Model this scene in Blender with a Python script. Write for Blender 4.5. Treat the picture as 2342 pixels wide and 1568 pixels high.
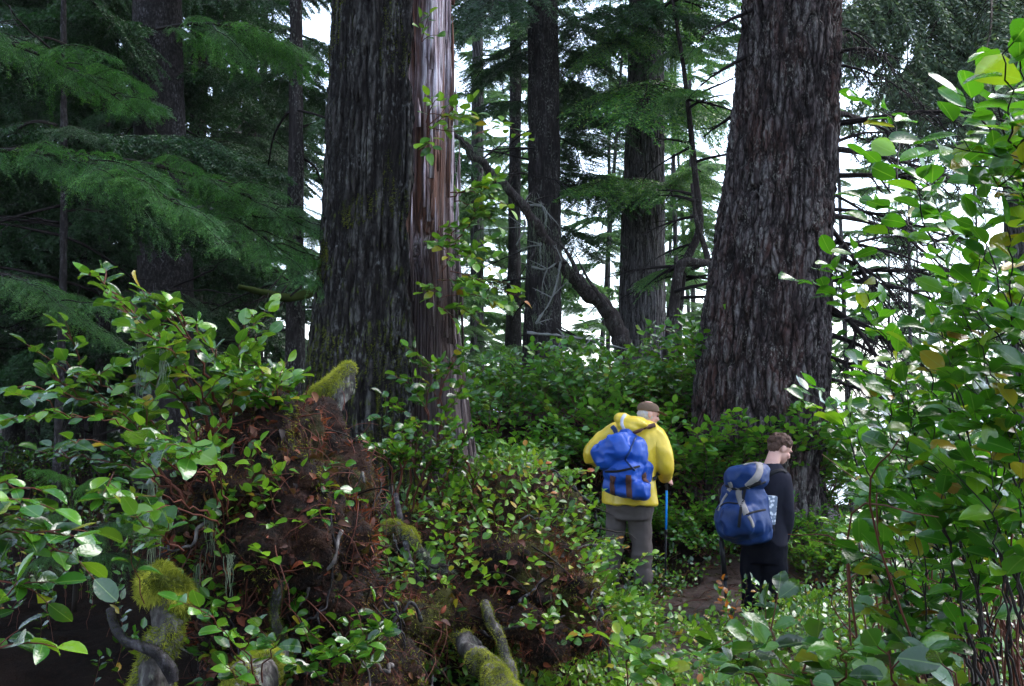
import bpy, math, random
import numpy as np
from mathutils import Vector, Matrix

# ------------------------------------------------------------------ camera, sky, sun, exposure
for o in list(bpy.data.objects): bpy.data.objects.remove(o)
SC = bpy.context.scene
COL = SC.collection
CZ = 1.66; PITCH = math.atan2(166, 2342)
cam = bpy.data.cameras.new("camera"); camo = bpy.data.objects.new("camera", cam); COL.objects.link(camo)
camo.location = (0, 0, CZ); camo.rotation_euler = (math.pi/2 + PITCH, 0, 0)
cam.sensor_width = 36; cam.lens = 36.0; cam.clip_start = 0.05; cam.clip_end = 8000
SC.camera = camo
SUN_EL = math.radians(58); SUN_AZ = math.radians(62)      # azimuth from +Y towards +X
w = bpy.data.worlds.new("World"); SC.world = w; w.use_nodes = True
nt = w.node_tree; nt.nodes.clear()
sky = nt.nodes.new('ShaderNodeTexSky'); sky.sky_type = 'NISHITA'; sky.sun_disc = False
sky.sun_elevation = SUN_EL; sky.sun_rotation = SUN_AZ; sky.dust_density = 1.5; sky.air_density = 1.0; sky.ozone_density = 1.5
hs = nt.nodes.new('ShaderNodeHueSaturation'); hs.inputs['Saturation'].default_value = 0.75
bg = nt.nodes.new('ShaderNodeBackground'); bg.inputs['Strength'].default_value = 0.15
wo = nt.nodes.new('ShaderNodeOutputWorld')
nt.links.new(sky.outputs[0], hs.inputs['Color']); nt.links.new(hs.outputs[0], bg.inputs[0]); nt.links.new(bg.outputs[0], wo.inputs[0])
sl = bpy.data.lights.new("sun", 'SUN'); sl.energy = .9; sl.angle = math.radians(40); sl.color = (1.0, 0.97, 0.93)
so = bpy.data.objects.new("sun", sl); COL.objects.link(so)
sd = Vector((math.cos(SUN_EL)*math.sin(SUN_AZ), math.cos(SUN_EL)*math.cos(SUN_AZ), math.sin(SUN_EL)))
so.rotation_euler = (-sd).to_track_quat('-Z', 'Y').to_euler(); so.location = (0, 0, 40)
SC.view_settings.view_transform = 'Standard'; SC.view_settings.look = 'None'
SC.view_settings.exposure = 2.25; SC.view_settings.gamma = 1.0
SC.render.engine = 'CYCLES'
cy = SC.cycles
cy.use_denoising = True; cy.max_bounces = 7; cy.diffuse_bounces = 3; cy.glossy_bounces = 2; cy.transmission_bounces = 4
cy.transparent_max_bounces = 4; cy.use_adaptive_sampling = True; cy.adaptive_threshold = 0.02
cy.sample_clamp_indirect = 6.0; cy.caustics_reflective = False; cy.caustics_refractive = False

# ------------------------------------------------------------------ maths helpers
F = 2342.0; CP, SP = math.cos(PITCH), math.sin(PITCH)
def P(X, Y, d):
    """world point seen at photo pixel (X, Y of a 2342 px wide view) at depth d along +Y"""
    a = X - 1171.0; b = 784.0 - Y
    v = np.array([a, F*CP - b*SP, F*SP + b*CP]); v *= d/v[1]
    return np.array([v[0], v[1], v[2] + CZ])
def sm(a, b, x):
    t = np.clip((np.asarray(x, float)-a)/(b-a), 0, 1); return t*t*(3-2*t)
def _h(i, j, k, seed):
    n = (i.astype(np.int64)*374761393 + j.astype(np.int64)*668265263 + k.astype(np.int64)*2147483647 + seed*1274126177) & 0xffffffff
    n = ((n ^ (n >> 13))*1274126177) & 0xffffffff
    n = ((n ^ (n >> 16))*2246822519) & 0xffffffff
    return ((n ^ (n >> 15)) & 0xffffff)/float(0xffffff)*2-1
def vn(p, seed=0):
    f = np.floor(p); t = p-f; t = t*t*(3-2*t); i, j, k = f[:, 0], f[:, 1], f[:, 2]
    r = 0
    for a in (0, 1):
        for b in (0, 1):
            for c in (0, 1):
                r = r + _h(i+a, j+b, k+c, seed)*(t[:, 0] if a else 1-t[:, 0])*(t[:, 1] if b else 1-t[:, 1])*(t[:, 2] if c else 1-t[:, 2])
    return r
def fbm(p, o=3, seed=0):
    r = 0; a = 1.0
    for q in range(o): r = r + a*vn(p*2**q, seed+q*7); a *= .5
    return r
def unit(v):
    v = np.asarray(v, float); return v/np.maximum(np.linalg.norm(v, axis=-1, keepdims=True), 1e-9)

# ------------------------------------------------------------------ mesh builder
class MB:
    def __init__(s): s.v = []; s.f = []; s.m = []; s.r = []; s.u = []; s.n = 0
    def add(s, v, f, mat=0, rnd=0.5, luv=None):
        v = np.asarray(v, np.float32).reshape(-1, 3); f = np.asarray(f, np.int32)
        s.v.append(v); s.f.append(f+s.n); s.m.append(np.full(len(f), mat, np.int32) if np.isscalar(mat) else np.asarray(mat, np.int32))
        s.r.append(np.full(len(v), rnd, np.float32) if np.isscalar(rnd) else np.asarray(rnd, np.float32))
        s.u.append(np.zeros((len(v), 3), np.float32) if luv is None else np.asarray(luv, np.float32)); s.n += len(v)
    def mesh(s, name, mats=(), smooth=True):
        me = bpy.data.meshes.new(name)
        if not s.v: return me
        v = np.concatenate(s.v); me.vertices.add(len(v)); me.vertices.foreach_set('co', v.ravel())
        tot = np.concatenate([np.full(len(f), f.shape[1], np.int32) for f in s.f]); loops = np.concatenate([f.ravel() for f in s.f])
        me.loops.add(len(loops)); me.loops.foreach_set('vertex_index', loops.astype(np.int32))
        me.polygons.add(len(tot)); st = np.concatenate([[0], np.cumsum(tot)[:-1]]).astype(np.int32)
        me.polygons.foreach_set('loop_start', st); me.polygons.foreach_set('loop_total', tot)
        me.polygons.foreach_set('material_index', np.concatenate(s.m))
        me.polygons.foreach_set('use_smooth', np.full(len(tot), smooth, bool))
        me.update(calc_edges=True)
        a = me.attributes.new('rnd', 'FLOAT', 'POINT'); a.data.foreach_set('value', np.concatenate(s.r))
        b = me.attributes.new('luv', 'FLOAT_VECTOR', 'POINT'); b.data.foreach_set('vector', np.concatenate(s.u).ravel())
        for m in mats: me.materials.append(m)
        return me
def obj(name, me, parent=None):
    o = bpy.data.objects.new(name, me); COL.objects.link(o)
    if parent is not None: o.parent = parent
    return o
def part(name, mb, mats, parent, smooth=True):
    """mesh built in world coordinates, parented to a thing whose own transform is a translation"""
    if not isinstance(mats, (list, tuple)): mats = [mats]
    me = mb.mesh(name, mats, smooth) if isinstance(mb, MB) else mb
    o = obj(name, me, parent)
    if parent is not None: 
        q = parent; off = Vector((0, 0, 0))
        while q is not None: off += q.location; q = q.parent
        o.location = -off
    return o
def tag(o, label=None, cat=None, group=None, kind=None):
    if label: o['label'] = label
    if cat: o['category'] = cat
    if group: o['group'] = group
    if kind: o['kind'] = kind
    return o
def thing(name, label, cat, loc=(0, 0, 0), group=None):
    o = obj(name, None); o.location = loc; o.empty_display_size = .2
    return tag(o, label, cat, group)
def crom(p, n):
    """smooth resample of control rows to n rows"""
    p = np.asarray(p, float)
    if len(p) < 3:
        t = np.linspace(0, 1, n)[:, None]; return p[0]*(1-t)+p[-1]*t
    q = np.vstack([2*p[0]-p[1], p, 2*p[-1]-p[-2]]); k = len(p)-1
    t = np.linspace(0, k-1e-6, n); i = t.astype(int); t = (t-i)[:, None]
    a, b, c, d = q[i], q[i+1], q[i+2], q[i+3]
    return .5*((2*b)+(-a+c)*t+(2*a-5*b+4*c-d)*t*t+(-a+3*b-3*c+d)*t**3)
def frames(p):
    t = unit(np.gradient(p, axis=0)); a = np.array([0, 0, 1.]) if abs(t[0, 2]) < .8 else np.array([1., 0, 0])
    N = np.zeros_like(p); n = unit(a - t[0]*a.dot(t[0]))
    for i in range(len(p)):
        n = unit(n - t[i]*n.dot(t[i])); N[i] = n
    return t, N, np.cross(t, N)
def tube(mb, pts, rad, n=8, mat=0, rnd=.5, disp=None, smooth_n=None, cap=True, squash=None):
    p = np.asarray(pts, float); rad = np.asarray(rad, float) if not np.isscalar(rad) else np.full(len(p), float(rad))
    if smooth_n: q = crom(np.column_stack([p, rad]), smooth_n); p = q[:, :3]; rad = np.maximum(q[:, 3], 1e-4)
    t, N, B = frames(p); th = np.linspace(0, 2*math.pi, n, endpoint=False)
    sa, sb = (1, 1) if squash is None else squash
    ring = (N[:, None]*np.cos(th)[None, :, None]*sa + B[:, None]*np.sin(th)[None, :, None]*sb)
    v = p[:, None] + ring*rad[:, None, None]
    if disp is not None:
        vv = v.reshape(-1, 3); dd = disp(vv).reshape(len(p), n); v = v + unit(ring)*dd[..., None]
    L = len(p); v = v.reshape(-1, 3); i = np.arange(L-1)[:, None]*n; j = np.arange(n)[None]; j2 = (j+1) % n
    f = np.stack([i+j, i+j2, i+n+j2, i+n+j], -1).reshape(-1, 4)
    ln = np.concatenate([[0], np.cumsum(np.linalg.norm(np.diff(p, axis=0), axis=1))])
    luv = np.stack([np.repeat(ln, n), np.tile(th/6.283, L), np.zeros(L*n)], 1)
    mb.add(v, f, mat, rnd, luv)
    if cap:
        a = mb.n-L*n
        for c, off, fl in ((p[0], 0, 1), (p[-1], (L-1)*n, 0)):
            k = mb.n; mb.add([c], np.zeros((0, 3), int), mat, rnd)
            q = np.arange(n); fc = np.stack([q+off+a, (q+1) % n+off+a, np.full(n, k)], 1)
            if fl: fc = fc[:, ::-1]
            mb.f.append(fc.astype(np.int32)); mb.m.append(np.full(n, mat, np.int32))
def ell(mb, c, r, rot=None, nu=20, nv=12, mat=0):
    th = np.linspace(0, 2*math.pi, nu, endpoint=False); ph = np.linspace(0.0, math.pi, nv)
    ph[0] = .02; ph[-1] = math.pi-.02
    v = np.stack([np.sin(ph)[:, None]*np.cos(th), np.sin(ph)[:, None]*np.sin(th), np.cos(ph)[:, None]*np.ones(nu)], -1).reshape(-1, 3)*np.array(r)
    if rot is not None: v = v @ np.array(rot).T
    v = v+np.array(c); i = np.arange(nv-1)[:, None]*nu; j = np.arange(nu)[None]; j2 = (j+1) % nu
    f = np.stack([i+j, i+nu+j, i+nu+j2, i+j2], -1).reshape(-1, 4); mb.add(v, f, mat)
    b = mb.n-nu*nv; mb.f.append((np.arange(nu)[None]+b).astype(np.int32)); mb.m.append(np.array([mat], np.int32))
    mb.f.append((np.arange(nu)[::-1][None]+b+(nv-1)*nu).astype(np.int32)); mb.m.append(np.array([mat], np.int32))
def rbox(mb, c, half, rot=None, e=.35, n=10, taper=(1, 1), mat=0):
    """superellipsoid box: puffy cloth block"""
    th = np.linspace(-math.pi, math.pi, 4*n, endpoint=False); ph = np.linspace(-math.pi/2+.01, math.pi/2-.01, 2*n)
    s = lambda a: np.sign(a)*np.abs(a)**e
    x = s(np.cos(ph))[:, None]*s(np.cos(th))[None]; y = s(np.cos(ph))[:, None]*s(np.sin(th))[None]; z = s(np.sin(ph))[:, None]*np.ones(4*n)[None]
    k = (z+1)/2; tx = 1+(taper[0]-1)*k; ty = 1+(taper[1]-1)*k
    v = np.stack([x*tx*half[0], y*ty*half[1], z*half[2]], -1).reshape(-1, 3)
    if rot is not None: v = v @ np.array(rot).T
    v = v+np.array(c); nu = 4*n; nv = 2*n; i = np.arange(nv-1)[:, None]*nu; j = np.arange(nu)[None]; j2 = (j+1) % nu
    f = np.stack([i+j, i+j2, i+nu+j2, i+nu+j], -1).reshape(-1, 4); mb.add(v, f, mat)
    b = mb.n-nu*nv; mb.f.append((np.arange(nu)[::-1][None]+b).astype(np.int32)); mb.m.append(np.array([mat], np.int32))
    mb.f.append((np.arange(nu)[None]+b+(nv-1)*nu).astype(np.int32)); mb.m.append(np.array([mat], np.int32))
def mesh_np(me):
    n = len(me.vertices); v = np.zeros(n*3, np.float32); me.vertices.foreach_get('co', v)
    nn = np.zeros(n*3, np.float32); me.vertex_normals.foreach_get('vector', nn)
    return v.reshape(-1, 3).astype(float), nn.reshape(-1, 3).astype(float)
def fuse(mb, voxel, name, mats=(), smooth=2, disp=None):
    """join the overlapping shapes of mb into one continuous skin"""
    tmp = obj('tmp', mb.mesh('tmp'))
    m = tmp.modifiers.new('r', 'REMESH'); m.mode = 'VOXEL'; m.voxel_size = voxel; m.use_smooth_shade = True
    if smooth: s = tmp.modifiers.new('s', 'SMOOTH'); s.factor = .6; s.iterations = smooth
    bpy.context.view_layer.update(); dg = bpy.context.evaluated_depsgraph_get()
    me = bpy.data.meshes.new_from_object(tmp.evaluated_get(dg)); me.name = name
    bpy.data.objects.remove(tmp)
    if disp is not None:
        v, n = mesh_np(me); v = v+n*disp(v, n)[:, None]; me.vertices.foreach_set('co', v.astype(np.float32).ravel()); me.update()
    me.materials.clear()
    for q in mats: me.materials.append(q)
    me.polygons.foreach_set('use_smooth', np.ones(len(me.polygons), bool))
    return me
def scatter(me, n, rng, keep=None):
    """n random surface points of a mesh with normals"""
    me.calc_loop_triangles(); T = np.zeros(len(me.loop_triangles)*3, np.int32); me.loop_triangles.foreach_get('vertices', T); T = T.reshape(-1, 3)
    v, nn = mesh_np(me); a, b, c = v[T[:, 0]], v[T[:, 1]], v[T[:, 2]]; ar = np.linalg.norm(np.cross(b-a, c-a), axis=1)
    N = unit(np.cross(b-a, c-a))
    if keep is not None: ar = ar*keep((a+b+c)/3, N)
    i = rng.choice(len(T), n, p=ar/ar.sum()); u, w_ = rng.random(n), rng.random(n); fl = u+w_ > 1; u[fl] = 1-u[fl]; w_[fl] = 1-w_[fl]
    return a[i]+(b[i]-a[i])*u[:, None]+(c[i]-a[i])*w_[:, None], N[i]

# ------------------------------------------------------------------ material helpers
class NT:
    def __init__(s, name, rough=.8):
        s.m = bpy.data.materials.new(name); s.m.use_nodes = True; s.t = s.m.node_tree; s.t.nodes.clear()
        s.out = s.n('OutputMaterial'); s.b = s.n('BsdfPrincipled'); s.b.inputs['Roughness'].default_value = rough
        s.l(s.b.outputs[0], s.out.inputs[0]); s.co = s.n('TexCoord').outputs['Object']
    def n(s, t, **k):
        x = s.t.nodes.new('ShaderNode'+t)
        for a, b in k.items(): setattr(x, a, b)
        return x
    def l(s, a, b): s.t.links.new(a, b)
    def set(s, inp, v):
        if hasattr(v, 'links') or hasattr(v, 'is_linked'): s.l(v, inp)
        else: inp.default_value = (*v, 1) if isinstance(v, tuple) and len(v) == 3 and inp.type == 'RGBA' else v
    def noise(s, scale=5, detail=4, vec=None, stretch=None, rough=.6, dist=0, out='Fac'):
        x = s.n('TexNoise'); x.inputs['Scale'].default_value = scale; x.inputs['Detail'].default_value = detail
        x.inputs['Roughness'].default_value = rough; x.inputs['Distortion'].default_value = dist
        v = vec or s.co
        if stretch:
            mp = s.n('Mapping'); mp.inputs['Scale'].default_value = stretch; s.l(v, mp.inputs[0]); v = mp.outputs[0]
        s.l(v, x.inputs['Vector']); return x.outputs[out]
    def vor(s, scale, stretch=None, feature='F1', out='Distance', rnd=1):
        x = s.n('TexVoronoi', feature=feature); x.inputs['Scale'].default_value = scale; x.inputs['Randomness'].default_value = rnd; v = s.co
        if stretch:
            mp = s.n('Mapping'); mp.inputs['Scale'].default_value = stretch; s.l(v, mp.inputs[0]); v = mp.outputs[0]
        s.l(v, x.inputs['Vector']); return x.outputs[out]
    def ramp(s, fac, stops, interp='LINEAR'):
        x = s.n('ValToRGB'); cr = x.color_ramp; cr.interpolation = interp
        while len(cr.elements) < len(stops): cr.elements.new(.5)
        for e, (p, c) in zip(cr.elements, stops): e.position = p; e.color = (*c, 1) if len(c) == 3 else c
        s.l(fac, x.inputs[0]); return x.outputs[0]
    def st(s, fac, a, b): return s.ramp(fac, [(a, (0, 0, 0)), (b, (1, 1, 1))])
    def mix(s, fac, a, b, mode='MIX'):
        x = s.n('MixRGB', blend_type=mode); s.set(x.inputs[0], fac); s.set(x.inputs[1], a); s.set(x.inputs[2], b); return x.outputs[0]
    def math(s, op, a, b=0.0):
        x = s.n('Math', operation=op); s.set(x.inputs[0], a); s.set(x.inputs[1], b); return x.outputs[0]
    def bump(s, h, strength=.5, dist=.01, prev=None):
        x = s.n('Bump'); x.inputs['Strength'].default_value = strength; x.inputs['Distance'].default_value = dist; s.l(h, x.inputs['Height'])
        if prev: s.l(prev, x.inputs['Normal'])
        return x.outputs[0]
    def attr(s, name, out='Fac'): return s.n('Attribute', attribute_name=name).outputs[out]
    def sep(s, v, i):
        x = s.n('SeparateXYZ'); s.l(v, x.inputs[0]); return x.outputs[i]
    def spec(s, v): s.b.inputs['Specular IOR Level'].default_value = v
    def base(s, c): s.set(s.b.inputs['Base Color'], c)
    def rough(s, r): s.set(s.b.inputs['Roughness'], r)
    def nrm(s, b): s.l(b, s.b.inputs['Normal'])
def simple(name, col, rough=.7, noise=.25, scale=20, bump=.2, bdist=.003, metal=0, spec=None, sheen=0):
    m = NT(name, rough); f = m.noise(scale, 4)
    m.base(m.mix(f, tuple(c*(1-noise) for c in col), tuple(min(1, c*(1+noise)) for c in col))); m.nrm(m.bump(m.noise(scale*2.3, 4), bump, bdist))
    m.b.inputs['Metallic'].default_value = metal; m.b.inputs['Specular IOR Level'].default_value = .12
    if spec is not None: m.b.inputs['Specular IOR Level'].default_value = spec
    if sheen: m.b.inputs['Sheen Weight'].default_value = sheen
    return m.m
def leafmat(name, stops, rough=.2, trans=.28, tcol=(.22, .42, .03), vein=True, spec=.75):
    m = NT(name, rough); r = m.attr('rnd'); c = m.ramp(r, stops)
    c = m.mix(m.math('MULTIPLY', m.noise(45, 3), .5), c, m.mix(1.0, c, (.55, .6, .4), 'MULTIPLY'))
    if vein:
        uv = m.attr('luv', 'Vector'); s_ = m.math('ABSOLUTE', m.sep(uv, 1)); mid = m.ramp(s_, [(0, (1, 1, 1)), (.07, (0, 0, 0))])
        c = m.mix(m.math('MULTIPLY', mid, .45), c, (.22, .34, .07))
        wv = m.n('TexWave', wave_type='BANDS', bands_direction='X'); wv.inputs['Scale'].default_value = 2.6; wv.inputs['Distortion'].default_value = .8
        m.l(uv, wv.inputs['Vector'])
        m.nrm(m.bump(m.noise(55, 3), .25, .006, m.bump(wv.outputs['Fac'], .07, .002)))
        # brown spots on some leaves
        sp = m.st(m.noise(70, 2), .70, .74); sel = m.st(m.math('FRACT', m.math('MULTIPLY', r, 7.31)), .72, .75)
        c = m.mix(m.math('MULTIPLY', sp, sel), c, (.10, .035, .01))
    m.base(c); m.b.inputs['Specular IOR Level'].default_value = spec
    if trans:
        t = m.n('BsdfTranslucent'); m.l(m.mix(.6, m.mix(1.0, c, (2.6, 2.4, 1.2), 'MULTIPLY'), tcol), t.inputs[0])
        x = m.n('MixShader'); x.inputs[0].default_value = trans; m.l(m.b.outputs[0], x.inputs[1]); m.l(t.outputs[0], x.inputs[2]); m.l(x.outputs[0], m.out.inputs[0])
    return m.m
def barkmat(name, dark, mid, light, stretch=(1, 1, .22), scale=16, lichen=.35, lcol=(.22, .23, .20), moss=0., mossz=2.5, red=0., bump=.9, bdist=.02, rough=.85, fr=None, crest=None, crack=None):
    m = NT(name, rough)
    a = m.noise(scale, 6, stretch=stretch, rough=.65, dist=.3); b = m.vor(scale*1.6, stretch=(stretch[0], stretch[1], stretch[2]*.8))
    c = m.ramp(a, [(.3, dark), (.5, mid), (.72, light)])
    c = m.mix(m.ramp(b, [(0, (1, 1, 1)), (.5, (0, 0, 0))]), c, m.mix(1., c, (.6, .55, .55), 'MULTIPLY'))
    if red: c = m.mix(m.math('MULTIPLY', m.st(m.noise(2.2, 5, stretch=(1, 1, .5)), .46, .62), red), c, (.10, .032, .018))
    if crest: c = m.mix(m.math('MULTIPLY', m.ramp(m.attr('rnd'), [(.70, (0, 0, 0)), (1., (1, 1, 1))]), m.math('MULTIPLY', m.st(m.noise(30, 5, stretch=(1, 1, .3), rough=.7), .4, .62), .8)), c, crest)
    if fr: c = m.mix(m.math('MULTIPLY', m.ramp(m.attr('rnd'), [(.0, (1, 1, 1)), (.45, (0, 0, 0))]), .75), c, fr)
    lp = m.math('MULTIPLY', m.st(m.noise(6, 3, stretch=(1, 1, .6)), .42, .66), m.st(m.noise(48, 4, stretch=(1, 1, .5)), .53, .62))
    c = m.mix(m.math('MULTIPLY', lp, lichen), c, lcol)
    if moss:
        geo = m.n('NewGeometry'); z = m.sep(geo.outputs['Position'], 2); x = m.sep(geo.outputs['Normal'], 0)
        k = m.n('MapRange'); k.inputs[1].default_value = mossz; k.inputs[2].default_value = .2; k.inputs[3].default_value = -.12; k.inputs[4].default_value = .16; m.l(z, k.inputs[0])
        kk = m.math('ADD', m.noise(9, 6, rough=.7), m.math('ADD', k.outputs[0], m.math('MULTIPLY', x, -.12)))
        c = m.mix(m.math('MULTIPLY', m.st(kk, .56, .66), moss), c, m.mix(m.noise(60, 2), (.02, .03, .004), (.10, .12, .015)))
    if crack:
        wp = m.n('VectorMath', operation='ADD'); m.l(m.co, wp.inputs[0]); sc_ = m.n('VectorMath', operation='SCALE'); m.l(m.noise(7, 3, out='Color'), sc_.inputs[0]); sc_.inputs['Scale'].default_value = .05; m.l(sc_.outputs[0], wp.inputs[1])
        co_ = m.co; m.co = wp.outputs[0]; e = m.vor(crack[0], stretch=(1, 1, crack[1]), feature='DISTANCE_TO_EDGE'); m.co = co_
        c = m.mix(m.math('MULTIPLY', m.ramp(e, [(0, (1, 1, 1)), (crack[2], (0, 0, 0))]), .85), c, (.004, .003, .003)); ce = m.ramp(e, [(0, (0, 0, 0)), (crack[2]*2.2, (1, 1, 1))])
    m.base(c); m.b.inputs['Specular IOR Level'].default_value = .1
    n1 = m.bump(a, bump, bdist)
    if crack: n1 = m.bump(ce, 1., bdist, n1)
    m.nrm(m.bump(m.noise(scale*7, 4, stretch=(1, 1, .5)), .6, .005, n1))
    return m.m
# ------------------------------------------------------------------ materials
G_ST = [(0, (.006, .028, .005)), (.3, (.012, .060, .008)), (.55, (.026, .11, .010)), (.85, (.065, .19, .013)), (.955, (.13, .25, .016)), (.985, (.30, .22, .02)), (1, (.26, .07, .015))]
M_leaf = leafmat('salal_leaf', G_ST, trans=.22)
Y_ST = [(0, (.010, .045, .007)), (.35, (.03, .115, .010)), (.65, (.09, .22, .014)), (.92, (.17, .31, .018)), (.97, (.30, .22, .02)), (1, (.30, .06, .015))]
M_leafy = leafmat('sunny_salal_leaf', Y_ST, trans=.25, spec=.38, rough=.28)  # yellower, brighter copy of the salal leaf, lit look put into the colour
M_leafbank = leafmat('bank_salal_leaf', [(0, (.010, .050, .008)), (.4, (.022, .115, .013)), (.8, (.06, .22, .02)), (.97, (.12, .28, .02)), (1, (.28, .24, .02))], trans=.25, spec=.7)
M_leafb = leafmat('backlit_leaf', [(0, (.010, .05, .005)), (.5, (.03, .12, .008)), (.78, (.06, .18, .012)), (.9, (.16, .28, .014)), (.96, (.28, .20, .02)), (1, (.24, .07, .015))], trans=.34, tcol=(.10, .34, .01))
M_litter = leafmat('dead_leaf', [(0, (.014, .006, .005)), (.35, (.075, .017, .009)), (.6, (.17, .035, .013)), (.8, (.12, .05, .04)), (1, (.20, .07, .02))], trans=.05, rough=.6, vein=False, spec=.25)
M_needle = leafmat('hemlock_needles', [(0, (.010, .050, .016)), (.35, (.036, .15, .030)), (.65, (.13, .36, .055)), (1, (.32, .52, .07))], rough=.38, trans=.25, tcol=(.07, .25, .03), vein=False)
M_needle_dk = leafmat('shaded_hemlock_needles', [(0, (.006, .028, .009)), (.6, (.014, .065, .016)), (1, (.04, .12, .024))], rough=.5, trans=.22, tcol=(.05, .17, .03), vein=False)  # darker copy of the hemlock needles, the wood's shade put into the colour
M_needle_gr = leafmat('grey_spruce_needles', [(0, (.035, .07, .045)), (.5, (.08, .14, .085)), (1, (.15, .22, .12))], rough=.55, trans=.3, tcol=(.12, .2, .08), vein=False)
M_needle_pale = leafmat('hazed_far_needles', [(0, (.025, .075, .03)), (.5, (.06, .15, .055)), (1, (.13, .25, .09))], rough=.5, trans=.4, tcol=(.16, .36, .08), vein=False)  # needles paled in colour in place of haze on the far trees
M_lichen = leafmat('beard_lichen', [(0, (.10, .14, .10)), (1, (.22, .27, .19))], rough=.8, trans=.3, tcol=(.2, .28, .15), vein=False, spec=.2)
M_moss = leafmat('moss', [(0, (.05, .065, .008)), (.5, (.24, .27, .025)), (1, (.50, .50, .08))], rough=.8, trans=.25, tcol=(.2, .25, .03), vein=False, spec=.2)
M_mossd = leafmat('dark_moss', [(0, (.008, .014, .003)), (.6, (.03, .045, .006)), (1, (.09, .11, .015))], rough=.85, trans=.2, tcol=(.1, .13, .02), vein=False, spec=.15)
M_twig = simple('dark_twig', (.014, .010, .008), .6, .5, 30)
M_stem = simple('red_stem', (.085, .028, .018), .5, .6, 14)
M_deadwood = barkmat('dead_limb_bark', (.012, .009, .009), (.030, .023, .022), (.075, .062, .06), scale=30, lichen=.5, bdist=.006)
M_limb_dk = simple('dark_limb', (.012, .009, .009), .75, .5, 20)
M_barkA = barkmat('furrowed_cedar_bark', (.007, .006, .006), (.022, .019, .017), (.062, .056, .052), crest=(.09, .087, .078), crack=(24, .085, .16), scale=26, stretch=(1, 1, .16), lichen=.5, lcol=(.2, .2, .19), moss=.9, mossz=3.2, fr=(.010, .008, .007), bdist=.012)
M_barkB = barkmat('plated_spruce_bark', (.016, .010, .010), (.046, .034, .034), (.11, .09, .088), crest=(.16, .148, .142), crack=(13, .2, .14), scale=18, stretch=(1, 1, .38), lichen=.7, lcol=(.26, .25, .22), red=.3, fr=(.008, .006, .006), bdist=.02)
M_barkC = barkmat('straight_grey_bark', (.03, .027, .027), (.10, .09, .092), (.27, .25, .255), crack=(22, .08, .12), scale=22, stretch=(1, 1, .10), lichen=.6, bdist=.02, bump=1.)
M_barkD = barkmat('dark_stem_bark', (.007, .006, .006), (.020, .016, .016), (.055, .048, .048), scale=26, stretch=(1, 1, .15), lichen=.55, bdist=.015)
M_barkE = barkmat('scaly_spruce_bark', (.006, .005, .005), (.018, .015, .015), (.06, .053, .052), scale=30, stretch=(1, 1, .6), lichen=.7, lcol=(.14, .135, .14), bdist=.012)
def mk_wood():
    m = NT('weathered_split_wood', .75); g = m.noise(34, 8, stretch=(1, 1, .07), rough=.78); big = m.noise(3.2, 4, stretch=(1.6, 1.6, .22))
    c = m.ramp(g, [(.3, (.06, .03, .03)), (.41, (.17, .10, .11)), (.49, (.38, .29, .33)), (.6, (.74, .69, .77))])
    c = m.mix(m.st(big, .46, .58), c, m.mix(g, (.03, .010, .006), (.20, .07, .035)))
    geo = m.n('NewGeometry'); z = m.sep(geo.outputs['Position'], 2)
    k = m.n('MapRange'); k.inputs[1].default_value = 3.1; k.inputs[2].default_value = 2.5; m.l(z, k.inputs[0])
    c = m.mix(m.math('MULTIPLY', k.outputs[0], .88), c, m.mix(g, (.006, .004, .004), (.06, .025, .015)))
    e = m.vor(30, stretch=(1, 1, .035), feature='DISTANCE_TO_EDGE'); c = m.mix(m.math('MULTIPLY', m.ramp(e, [(0, (1, 1, 1)), (.13, (0, 0, 0))]), .85), c, (.03, .012, .010)); ce = m.ramp(e, [(0, (0, 0, 0)), (.3, (1, 1, 1))])
    m.base(c); m.nrm(m.bump(ce, 1., .015, m.bump(g, 1., .02))); return m.m
M_wood = mk_wood()
def mk_duff():
    m = NT('forest_duff', .75); a = m.noise(7, 7, rough=.75); b = m.noise(45, 5, rough=.8); d = m.noise(2.3, 4)
    c = m.ramp(a, [(.38, (.002, .0015, .0015)), (.5, (.009, .005, .004)), (.6, (.032, .014, .009)), (.74, (.08, .038, .02))])
    c = m.mix(m.math('MULTIPLY', m.st(b, .52, .62), .5), c, (.075, .035, .024))
    c = m.mix(m.math('MULTIPLY', m.st(d, .54, .62), .7), c, m.mix(b, (.02, .025, .004), (.09, .09, .015)))
    m.base(c); m.rough(m.ramp(b, [(.3, (.35,)*3), (.7, (.9,)*3)])); m.nrm(m.bump(b, .9, .015, m.bump(a, .9, .04))); m.spec(.12); return m.m
M_duff = mk_duff()
M_fibre = leafmat('peat_fibre', [(0, (.004, .003, .002)), (.45, (.022, .010, .007)), (.8, (.07, .03, .016)), (1, (.13, .075, .04))], rough=.7, trans=.1, tcol=(.1, .05, .03), vein=False, spec=.2)
M_ochre = leafmat('ochre_moss', [(0, (.02, .012, .003)), (.5, (.085, .050, .012)), (1, (.20, .13, .025))], rough=.8, trans=.25, tcol=(.2, .12, .03), vein=False, spec=.15)
M_barkmoss = leafmat('bark_moss', [(0, (.012, .018, .003)), (.5, (.055, .068, .009)), (1, (.15, .165, .02))], rough=.8, trans=.2, tcol=(.12, .15, .02), vein=False, spec=.1)
M_rust = leafmat('rusty_dead_fronds', [(0, (.05, .010, .006)), (.5, (.15, .028, .012)), (1, (.26, .07, .025))], rough=.6, trans=.2, tcol=(.3, .08, .02), vein=False, spec=.3)
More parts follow.
